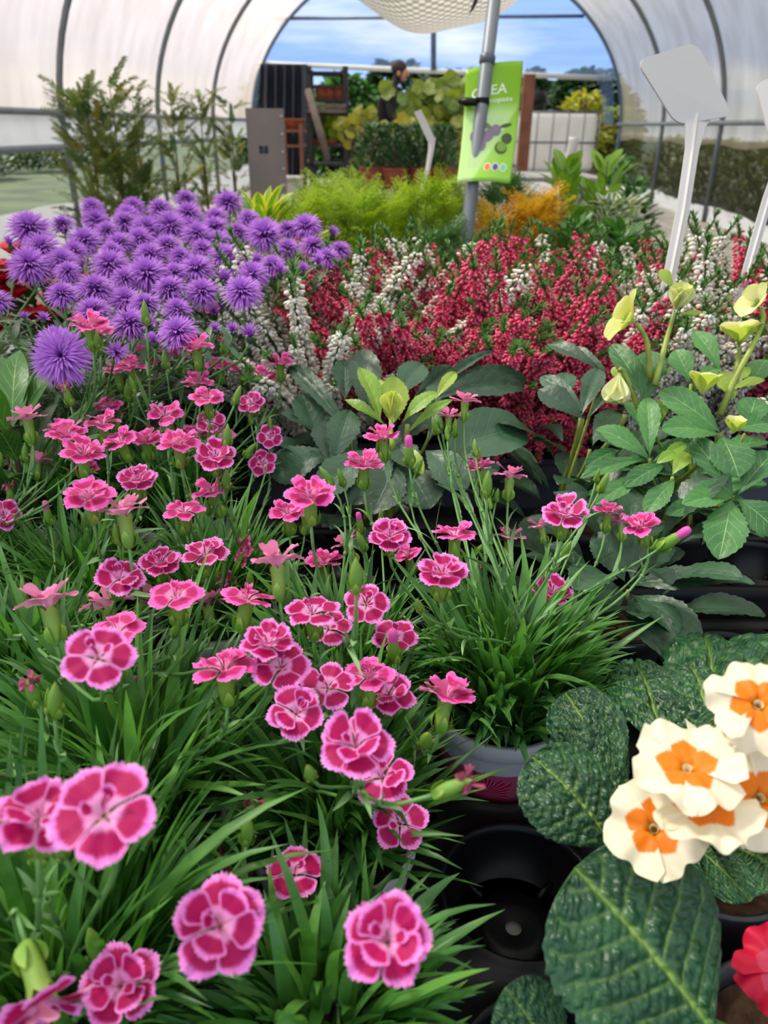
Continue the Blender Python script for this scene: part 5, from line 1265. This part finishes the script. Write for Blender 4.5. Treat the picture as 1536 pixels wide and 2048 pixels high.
shrub('potted_shrub', 'grey green cream edged shrub behind the yellow edged one', 'potted plant', at(572, 2.3), .25, .11, M['vari'], OV, 180, (.03, .05), .5, shape='ball')
shrub('potted_shrub', 'grey green cream edged shrub before the grey panel', 'potted plant', at(480, 2.4), .25, .11, M['vari'], OV, 180, (.03, .05), .5, shape='ball')
shrub('potted_flower', 'low plant with yellow orange flowers beside the netting wall', 'potted plant', at(1320, 1.95), .16, .09, M['glossy'], OV, 160, (.02, .04), .5, shape='ball', flowers=(M['yelbl'], 16, .014))
shrub('potted_flower', 'small yellow flowered plant behind the tall white label', 'potted plant', at(1390, 1.95), .15, .09, M['glossy'], OV, 160, (.02, .04), .5, shape='ball', flowers=(M['yelbl'], 12, .014))
p = P(25, 520, 1.25)
shrub('potted_flower', 'bright red flowered plant half hidden at the left edge behind the asters', 'potted plant', (p.x, p.y + .05, 0.52), .25, .09, M['glossy'], OV, 140, (.03, .05), .5, shape='ball', flowers=(M['redbl'], 60, .040))
p = P(25, 700, .78)
shrub('leafy_plant', 'plain leafy green plant at the left edge under the asters', 'potted plant', (p.x - .02, p.y, .525), .16, .075, M['glossy'], [leaf_t('lance', 8, 4, .9, .2, seed=2)], 46, (.08, .13), .28, shape='ball')

for px, dp, h, l in ((1235, 3.4, .40, 'nearest of three by the netting'), (1262, 4.2, .42, 'middle of three by the netting'), (1228, 5.2, .52, 'farthest of three by the netting')):
    q = at(px, dp, 0); shrub('ground_shrub', 'loose green shrub standing on the ground, ' + l, 'shrub', q, h + .25, .22, M['vari' if dp < 4 else 'tree'], OV, 420, (.04, .07), .45, pr=.11, ph=.18, shape='ball')
# tall feathery conifers standing on the ground on the left
NF = []
for sd_ in range(3):
    g = np.random.default_rng(sd_); mb = MB(); k = 46; t_ = np.linspace(.03, 1, k); s_ = np.where(np.arange(k) % 2, 1, -1)
    mb.inst(TFR, frames(np.stack([0 * t_, t_, -.12 * t_ ** 2], 1), np.stack([s_ * .8, .5 + 0 * t_, g.normal(0, .25, k)], 1), np.tile([0, 0, 1.], (k, 1)), np.full(k, .055), .24 * (1.1 - .6 * t_)))
    mb.inst(TFR, frames([(0, 0, 0)], [(0, 1, -.1)], [(0, 0, 1)], [.03], [1.0])); NF.append((np.concatenate(mb.V), np.concatenate(mb.Fs), np.concatenate(mb.U)))
def column(px, ytop, dp, W, label, n=200, zb=0.0):
    p = P(px, ytop, dp); z = p.z
    return shrub('tall_conifer', label, 'tree', (p.x, p.y, 0), z - .22, W, M['yew'], NF, n, (.10, .20), .8, pm='terra', pr=.14, ph=.24, shape='column', up=.75, group='upright conifers along the left wall', trunk=.012, nstem=2, cols=[(1, 1, 1), (1, 1, 1), (1.5, 1.1, .6), (.8, 1, 1)])
column(165, 165, 4.2, .20, 'tall feathery green conifer, leftmost and densest of the row', 250)
column(215, 140, 4.3, .14, 'tall feathery conifer just right of the leftmost', 150)
column(262, 175, 4.6, .10, 'thin feathery conifer before the second steel hoop', 110)
column(338, 165, 5.0, .10, 'thin feathery conifer between the second and third steel hoop', 90)
column(396, 168, 5.4, .08, 'thin feathery conifer at the third steel hoop', 85)
column(458, 182, 5.6, .10, 'last thin feathery conifer of the row, left of the grey panel', 90)

# ------------------------------------------------------------------ mid distance
def pbox(t, name, x0, y0, x1, y1, d, dep, mat, smooth=False, label=None):
    a = PT(x0, y0, d); b = PT(x1, y0, d); b.z = PT(x1, y1, d).z
    if y1 >= 420: b.z = 0
    c = (a + b) / 2 + AX * dep / 2; R = Matrix.Rotation(-TH, 4, 'Z'); mb = MB()
    box(mb, tuple(c), (abs((b - a).dot(RX)), dep, abs(b.z - a.z)), R=R); return part(name, mb, mat, t, smooth=False, label=label)
DP = 6.2
t = thing('grey_panel', 'tall grey-brown board with a hand slot standing at the left of the opening', 'panel', PT(525, 420, DP) * 1)
t.location.z = 0; WL[t.name] = tuple(t.location)
M['board'] = plain('grey_board', '7d7571', .8, .08, 4)
a = PT(490, 216, DP); b = PT(566, 213, DP); W_ = (b - a).length; zt = a.z
mb = MB(); us = [0, .30, .55, 1]; zs = [0, zt - .72, zt - .66, zt - .30, zt - .245, zt]
for i in range(3):
    for j in range(5):
        if i == 1 and j in (1, 3): continue
        c = a + (b - a) * ((us[i] + us[i + 1]) / 2) + AX * .01; c.z = (zs[j] + zs[j + 1]) / 2; box(mb, tuple(c), (W_ * (us[i + 1] - us[i]) , .02, zs[j + 1] - zs[j]), R=Matrix.Rotation(-TH, 4, 'Z'))
part('board', mb, M['board'], t, smooth=False)
mb = MB(); 
for j in range(8):
    c = b + AX * -.004; c.z = .3 + (zt - .35) * j / 7; box(mb, tuple(c - RX * .015), (.012, .012, .012))
part('fixings', mb, M['white'], t, smooth=False)
# shelf unit
DS = 8.4
t = thing('shelf_unit', 'dark wooden shelving with open shelves in the left of the opening', 'shelves', PT(655, 420, DS)); t.location.z = 0; WL[t.name] = tuple(t.location)
for x in (616, 690): pbox(t, 'upright', x - 5, 132, x + 5, 560, DS, .06, M['darkwood'])
for x in (622, 684): pbox(t, 'upright', x - 3, 140, x + 3, 540, DS + .4, .05, M['darkwood'])
for y in (145, 172, 200, 228, 292, 330): pbox(t, 'shelf', 614, y - 3, 692, y + 3, DS, .42, M['darkwood'])
for y in (212, 222): pbox(t, 'crossboard', 614, y - 5, 692, y + 4, DS - .03, .03, M['wood'])
mb = MB(); q0 = PT(616, 180, DS - .1); q1 = PT(656, 320, DS - .35); tube(mb, [q0, q1], .035, 6); single('leaning_plank', mb, M['wood'], 'pale plank leaning diagonally against the dark shelving', 'plank', q1)
for k, (x, y) in enumerate(((644, 198), (660, 198), (680, 198))):
    p = PT(x, y, DS + .1); tp = thing('terracotta_pot', ('terracotta pot on the upper shelf of the dark shelving, ' + ('left of three', 'middle of three', 'right of three')[k]), 'pot', (p.x, p.y, p.z), 'pots on the upper shelf'); pot(tp, M['terra'], .07, .11)
def leafy(px, py, d, H, W, mat, label, name='potted_plant', pm='terra', n=120, size=(.05, .1), asp=.35, fl=None, tm=None, pr=.08, ph=.12, up=.8):
    p = PT(px, py, d); return shrub(name, label, 'potted plant', (p.x, p.y, p.z), H, W, mat, tm or TL, n, size, asp, pm=pm, pr=pr, ph=ph, shape='ball', flowers=fl, up=up)
leafy(634, 291, DS + .15, .17, .11, M['mum'], 'green potted plant on the shelf, left of the yellow green one', ph=.05, pr=.06)
leafy(663, 291, DS + .15, .20, .13, M['yvari'], 'yellow green spiky plant on the shelf', ph=.05, pr=.06, asp=.2, size=(.08, .14))
# shelf of pots left, dark curtain
t = thing('dark_curtain', 'dark plastic curtain hanging at the left of the end opening', 'curtain', PT(570, 200, 12.5)); 
M['dark'] = plain('black_sheet', '2a2d3a', .5, .2, 3)
mb = MB(); V = []
for i in range(31):
    for j in range(13):
        x = 520 + 95 * i / 30; y = 128 + 320 * j / 12; p = PT(x, y, 12.5 + .10 * math.sin(i * 1.1 + j * .12)); V.append(tuple(p))
mb.add(np.array(V), grid_faces(31, 13)); part('curtain', mb, M['dark'], t)
t = thing('wooden_stand', 'small brown wooden stand behind the grey panel', 'stand', PT(585, 400, 7.6)); t.location.z = 0; WL[t.name] = tuple(t.location)
for y in (262, 292): pbox(t, 'shelf', 566, y - 3, 602, y + 3, 7.6, .35, M['woodb'])
for x in (568, 600): pbox(t, 'upright', x - 3, 248, x + 3, 520, 7.6, .05, M['woodb'])
p = PT(583, 262, 7.75); tp = thing('terracotta_bowl', 'terracotta bowl on top of the small brown stand', 'bowl', (p.x, p.y, p.z)); pot(tp, M['terra'], .13, .10)
p = PT(582, 292, 7.75); tp = thing('clay_pot', 'dull clay pot on the lower board of the small brown stand', 'pot', (p.x, p.y, p.z)); pot(tp, M['darkwood'], .09, .08)
t = thing('white_crate', 'small white tub standing right of the grey panel', 'tub', PT(582, 400, 6.9)); t.location.z = 0; WL[t.name] = tuple(t.location)
pbox(t, 'tub', 566, 357, 598, 440, 6.9, .2, M['white']); pbox(t, 'tub_rim', 564, 354, 600, 359, 6.88, .24, M['white'])

# mid bench with bushy plants in terracotta pots
M['bench2'] = M['bench']
a = PT(690, 378, 5.3); b = PT(960, 378, 5.3)
bench('display_bench', a.x, b.x + .6, a.y - .25, a.y + 1.0, a.z, 'low bench in the middle distance under the bushy potted plants')
mz = a.z
bp = [(745, 5.35, 'left one'), (790, 5.3, 'second from left'), (835, 5.4, 'third from the left'), (885, 5.35, 'right one, next to the green sign'), (765, 5.8, 'back row left'), (820, 5.85, 'back row middle'), (875, 5.8, 'back row right')]
for px, d, l in bp:
    p = PT(px, 370, d); shrub('potted_bush', 'bushy green plant in terracotta pot, ' + l, 'potted plant', (p.x, p.y, mz), .26, .16, M['mum'], TL, 420, (.03, .06), .35, pm='terra', pr=.085, ph=.13, shape='ball', group='bushy potted plants', flowers=(M['blossom'], 46, .012))
# vine with yellowing leaves
VI = [leaf_t('round', 8, 6, .5, .12, .12, 6, .06, i) for i in range(3)]
def vine(pts, name, label, mat, n, sz, jit, group=None, cat='plant'):
    cs = [PT(x, y, d) for x, y, d in pts]; t = thing(name, label, cat, (cs[0].x, cs[0].y, 0), group); mb = MB(); lm = MB()
    path = [Vector((cs[0].x, cs[0].y, 0))] + cs; tube(mb, path, .012, 6); part('stem', mb, M['bark'], t)
    for c in cs:
        k = n; pos = np.array([tuple(c)] * k) + nr.normal(0, 1, (k, 3)) * np.array(jit)
        lm.inst(VI[rnd.randrange(3)], frames(pos, np.stack([nr.normal(0, .6, k), nr.normal(0, .4, k), -np.abs(nr.normal(.4, .4, k))], 1), np.stack([nr.normal(0, .4, k), -np.ones(k), nr.uniform(0, 1, k)], 1), nr.uniform(sz[0], sz[1], k), nr.uniform(sz[0], sz[1], k)))
    part('leaves', lm, mat, t)
    return t
vine([(704, 246, 7.2), (730, 240, 7.2), (770, 268, 7.2), (828, 255, 7.2)], 'vine', 'vine with yellow green leaves in front of the person', M['viney'], 14, (.08, .13), (.055, .06, .05))
vine([(842, 210, 7.6), (850, 188, 7.6), (870, 200, 7.6), (905, 195, 7.6), (930, 220, 7.6)], 'vine', 'taller green vine right of the person', M['vine'], 26, (.09, .15), (.09, .1, .08))
vine([(860, 250, 7.4), (900, 260, 7.4), (930, 270, 7.4)], 'vine', 'lower yellow green vine left of the green sign', M['viney'], 18, (.08, .14), (.10, .1, .09))
shrub('leafy_bush', 'rounded green bush under the vines behind the bushy pots', 'bush', tuple(PT(860, 420, 8.0).xy) + (0,), 1.15, .75, M['tree'], OV, 900, (.05, .10), .5, shape='ball', potless=True, flowers=(M['yelbl'], 40, .03), trunk=.02)
shrub('leafy_bush', 'bright green seedlings behind the bench at the shelving side', 'bush', tuple(PT(735, 420, 8.6).xy) + (0,), .98, .30, M['glossl'], OV, 400, (.05, .09), .4, shape='ball', potless=True, trunk=.02)

# person
pd = 11.6; pr0 = PT(782, 126, pd); S0 = pr0.z / 1.72; px0 = Vector((pr0.x, pr0.y, 0))
def W3(x, y, z): return Vector((px0.x + x * S0, px0.y + y * S0, z * S0))
def skinfig(name, nodes, edges, mat, parent, root, sub=2):
    me = bpy.data.meshes.new(name); rl = Vector(wloc(root))
    me.from_pydata([tuple(W3(*n[:3]) - rl) for n in nodes], edges, []); o = link(name, me, parent)
    sk = o.modifiers.new('skin', 'SKIN'); sk.use_smooth_shade = True
    for i, n in enumerate(nodes):
        r = n[3]; r = (r, r) if not isinstance(r, tuple) else r; me.skin_vertices[0].data[i].radius = (r[0] * S0, r[1] * S0)
    me.skin_vertices[0].data[0].use_root = True
    o.modifiers.new('sub', 'SUBSURF').levels = sub; o.modifiers['sub'].render_levels = sub; me.materials.append(mat); return o
t = thing('person', 'person with short dark hair and dark grey t-shirt bending over plants', 'person', px0)
M['skin'] = plain('skin', 'b27a60', .55, .06, 10); M['hair'] = plain('dark_hair', '1f1713', .7, .2, 60, bump=.4); M['shirt'] = plain('dark_grey_shirt', '43434f', .85, .1, 20, bump=.2); M['trous'] = plain('trousers', '34363e', .85, .1, 20)
nd = [(-.06, 0, .95, .12), (-.07, 0, 1.10, .115), (-.04, 0, 1.28, (.14, .12)), (.0, 0, 1.42, (.13, .09)), (.05, 0, 1.49, .055), (.09, -.01, 1.56, .06), (.12, -.02, 1.62, (.075, .09)), (.13, -.02, 1.69, .07),
      (.0, -.17, 1.40, .055), (-.02, -.20, 1.26, .047), (.0, -.21, 1.12, .038), (.13, -.20, 1.04, .034), (.24, -.17, 1.00, .026), (.29, -.16, .99, (.036, .016)),
      (.0, .17, 1.40, .055), (.02, .20, 1.24, .047), (.06, .20, 1.12, .038), (.2, .15, 1.04, .034), (.30, .1, 1.0, .026), (.35, .08, .99, (.036, .016)),
      (-.05, -.10, .88, .09), (-.03, -.11, .50, .058), (-.05, -.11, .09, .042), (.10, -.11, .04, .032), (-.05, .10, .88, .09), (-.02, .11, .50, .058), (-.05, .11, .09, .042), (.10, .11, .04, .032)]
ed = [(0, 1), (1, 2), (2, 3), (3, 4), (4, 5), (5, 6), (6, 7), (3, 8), (8, 9), (9, 10), (10, 11), (11, 12), (12, 13), (3, 14), (14, 15), (15, 16), (16, 17), (17, 18), (18, 19), (0, 20), (20, 21), (21, 22), (22, 23), (0, 24), (24, 25), (25, 26), (26, 27)]
for hx, hy, hb in ((.29, -.16, 13), (.35, .08, 19)):
    for k in range(4):
        b0 = len(nd); y = hy + (k - 1.5) * .019; l = (.028, .034, .032, .025)[k]
        nd += [(hx + .03, y, .985, .009), (hx + .03 + l, y, .965, .008), (hx + .035 + l * 1.3, y, .94, .007)]; ed += [(hb, b0), (b0, b0 + 1), (b0 + 1, b0 + 2)]
    b0 = len(nd); nd += [(hx - .005, hy + .04, .98, .010), (hx + .025, hy + .055, .965, .009)]; ed += [(hb, b0), (b0, b0 + 1)]
body = skinfig('body', nd, ed, M['skin'], t, t)
skinfig('t_shirt', [(-.065, 0, .93, (.15, .13)), (-.07, 0, 1.10, (.145, .125)), (-.045, 0, 1.28, (.17, .14)), (-.005, 0, 1.42, (.15, .10)), (.025, 0, 1.47, .075), (.0, -.17, 1.40, .075), (-.02, -.20, 1.25, .068), (.0, .17, 1.40, .075), (.02, .20, 1.25, .068)], [(0, 1), (1, 2), (2, 3), (3, 4), (3, 5), (5, 6), (3, 7), (7, 8)], M['shirt'], t, t)
skinfig('trousers', [(-.06, 0, .96, (.145, .125)), (-.05, -.10, .84, .10), (-.03, -.11, .5, .075), (-.05, -.11, .12, .06), (-.05, .10, .84, .10), (-.02, .11, .5, .075), (-.05, .11, .12, .06)], [(0, 1), (1, 2), (2, 3), (0, 4), (4, 5), (5, 6)], M['trous'], t, t)
def ellip(c, r, mat, name, rot=0):
    mb = MB(); pr = [(max(.001, math.cos(a)), math.sin(a)) for a in np.linspace(-PI / 2, PI / 2, 14)]; lathe(mb, pr, ns=20); V = mb.V[0] * np.array(r) * S0
    R = np.array(Matrix.Rotation(rot, 3, 'Y')); V = V @ R.T; mb.V[0] = (V + np.array(tuple(W3(*c)))).astype(np.float32); return part(name, mb, mat, t)
ellip((.10, -.01, 1.665), (.10, .085, .095), M['hair'], 'hair', .3); ellip((.155, -.02, 1.595), (.05, .06, .08), M['skin'], 'face', .25); ellip((.215, -.02, 1.59), (.018, .013, .02), M['skin'], 'nose'); ellip((.10, -.10, 1.60), (.022, .012, .03), M['skin'], 'ear')
ellip((.195, -.05, 1.62), (.010, .012, .008), M['hair'], 'eye'); ellip((.2, -.03, 1.55), (.010, .022, .006), plain('lips', '9a5a50', .5), 'mouth')

# tank in its cage, wooden post
DT = 11.2
t = thing('water_tank', 'white square plastic water tank in a metal cage right of the green sign', 'tank', PT(1120, 345, DT)); p = PT(1120, 345, DT); t.location = (p.x, p.y, 0); WL[t.name] = tuple(t.location)
a = PT(1046, 224, DT); b = PT(1188, 344, DT); w_ = (b - a).dot(RX); h_ = a.z - b.z; mb = MB(); V = []
M['tankm'] = plain('tank_plastic', 'f0eeea', .4, .05, 4, transl=.25)
n = 60; rows = 12
for j in range(rows + 1):
    for i in range(n):
        s = i / n * 4; k = int(s); f = s - k; cx, cy = [(f, 0), (1, f), (1 - f, 1), (0, 1 - f)][k]; x = (cx - .5); y = cy - .5
        m_ = max(abs(x), abs(y)); rr = (abs(x) ** 8 + abs(y) ** 8) ** .125 / m_; x /= rr; y /= rr
        g = 1 - .025 * (math.sin(f * PI * 5) ** 8); e = 1 - .05 * max(0, abs(j / rows - .5) * 2 - .85) / .15
        V.append(tuple(a + RX * w_ * (.5 + x * g * e) + AX * w_ * (.5 + y * g * e) + Vector((0, 0, -h_ * (1 - j / rows)))))
mb.add(np.array(V), grid_faces(rows + 1, n, True)); m0 = 0
mb.Fs.append(np.array([[rows * n + i for i in range(n)]])); part('tank', mb, M['tankm'], t)
mb = MB()
for i in range(6):
    for fy in (0, 1):
        q = a + RX * w_ * i / 5 + AX * (w_ * fy); tube(mb, [q, q - Vector((0, 0, h_))], .008, 5)
for i in range(1, 5):
    q = a + AX * (w_ * i / 5); tube(mb, [q, q - Vector((0, 0, h_))], .008, 5)
for f in (0, .5, 1):
    q = a - Vector((0, 0, h_ * f)); tube(mb, [q, q + RX * w_, q + RX * w_ + AX * w_, q + AX * w_, q], .012, 5)
part('cage', mb, M['steel'], t)
mb = MB(); c = a + RX * w_ / 2 + AX * w_ / 2; box(mb, (c.x, c.y, a.z - h_ - .07), (w_ * 1.06, w_, .14), R=Matrix.Rotation(-TH, 4, 'Z')); box(mb, (c.x, c.y, (a.z - h_ - .14) / 2), (w_ * .9, w_ * .8, a.z - h_ - .14), R=Matrix.Rotation(-TH, 4, 'Z')); part('pallet', mb, M['wood'], t, smooth=False)
mb = MB(); c = a + RX * w_ / 2 + AX * w_ / 2; lathe(mb, [(.13, 0), (.13, .05), (.11, .06), (.001, .06)], c=(c.x, c.y, a.z - .02)); part('lid', mb, M['trayb'], t)
q = PT(1072, 205, DT + .3); mb = MB(); lathe(mb, [(.001, -.13), (.12, -.12), (.15, 0), (.12, .12), (.001, .13)], ns=20, c=(q.x, q.y, a.z + .13)); single('black_canister', mb, M['trayb'], 'round black canister lying on the white tank', 'canister', (q.x, q.y, a.z))
t = thing('wooden_post', 'reddish brown wooden post between the green sign and the tank', 'post', PT(1058, 400, 9.5)); t.location.z = 0; WL[t.name] = tuple(t.location); pbox(t, 'post', 1049, 148, 1072, 420, 9.5, .12, M['woodb'])
q = PT(1160, 335, 8.0); mb = MB(); gz = Vector((q.x, q.y, .3))
t = thing('plant_label', 'small pale blank label standing before the white tank', 'plant label', gz, 'white plastic plant labels')
mb = MB(); V = []
for i in range(9):
    y = 274 + 60 * i / 8; bend = 10 * math.cos(i / 8 * 2.4)
    for x in (1132, 1152): V.append(tuple(PT(x + bend - 4, y, 8.0)))
mb.add(np.array(V), grid_faces(9, 2)); o = part('board', mb, M['white'], t); sm_ = o.modifiers.new('thick', 'SOLIDIFY'); sm_.thickness = .004
mb = MB(); tube(mb, [PT(1150, 330, 8.02), PT(1156, 380, 8.02), gz], .012, 6); part('stake', mb, M['white'], t)
pz = PT(1155, 352, 7.6); bench('display_bench', pz.x - .55, pz.x + .2, pz.y - .3, pz.y + .7, pz.z, 'pale wooden bench in front of the white tank')

# ------------------------------------------------------------------ planting outside the end and along the sides
def tree(px, ybot, d, top, W, mat, n, size, label, name='tree', fl=None):
    p = PT(px, 252, d); q = PT(px, top, d)
    return shrub(name, label, 'tree', (p.x, p.y, 0), q.z * 1.04, W, mat, OV, n, size, .5, shape='ball', potless=True, trunk=.12, up=.0, droop=.6, flowers=fl, nstem=5)
tree(690, 0, 20, 155, 1.3, M['tree'], 2600, (.16, .30), 'light green tree beyond the opening behind the shelving')
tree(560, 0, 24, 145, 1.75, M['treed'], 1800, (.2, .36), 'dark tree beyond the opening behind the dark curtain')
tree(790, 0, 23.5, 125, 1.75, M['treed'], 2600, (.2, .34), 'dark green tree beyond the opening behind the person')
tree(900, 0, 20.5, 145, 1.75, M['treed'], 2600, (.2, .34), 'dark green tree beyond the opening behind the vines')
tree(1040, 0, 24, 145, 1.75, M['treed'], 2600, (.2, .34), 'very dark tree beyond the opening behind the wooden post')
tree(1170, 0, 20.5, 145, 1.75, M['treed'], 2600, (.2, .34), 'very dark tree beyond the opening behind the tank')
tree(1165, 0, 18.5, 182, .95, M['viney'], 900, (.10, .2), 'yellow green shrub beyond the opening right behind the tank', 'shrub')
tree(1235, 0, 18.8, 215, .8, M['vine'], 800, (.10, .2), 'yellow green shrub at the right end of the opening', 'shrub')
tree(920, 0, 18.4, 200, .9, M['vine'], 900, (.10, .2), 'yellow green shrub beyond the opening left of the sign', 'shrub')
for k in range(7):
    q = T(A_W + 1.1, 3 + k * 2.2, 0); shrub('hedge_bush', 'brown green hedge bush outside the netting wall, ' + ('nearest', 'second nearest', 'third nearest', 'fourth nearest', 'fifth nearest', 'sixth nearest', 'farthest')[k], 'bush', (q.x, q.y, 0), .92, 1.0, M['yew'], OV, 1100, (.08, .16), .4, shape='ball', potless=True, group='hedge outside the netting', trunk=.04, cols=[(1, .8, .6), (.7, .7, .6), (1.2, 1, .7)])
for k in range(6):
    q = T(-A_W - 5.5 - .3 * k, 7 + k * 3.2, 0); shrub('hedge_bush', 'green hedge bush outside the left side, ' + ('nearest', 'second nearest', 'third nearest', 'fourth nearest', 'fifth nearest', 'farthest')[k], 'bush', (q.x, q.y, 0), .55, 1.9, M['treed'], OV, 1100, (.10, .2), .4, shape='ball', potless=True, group='hedge outside the left', trunk=.04, cols=[(1.2, 1.1, .9)])
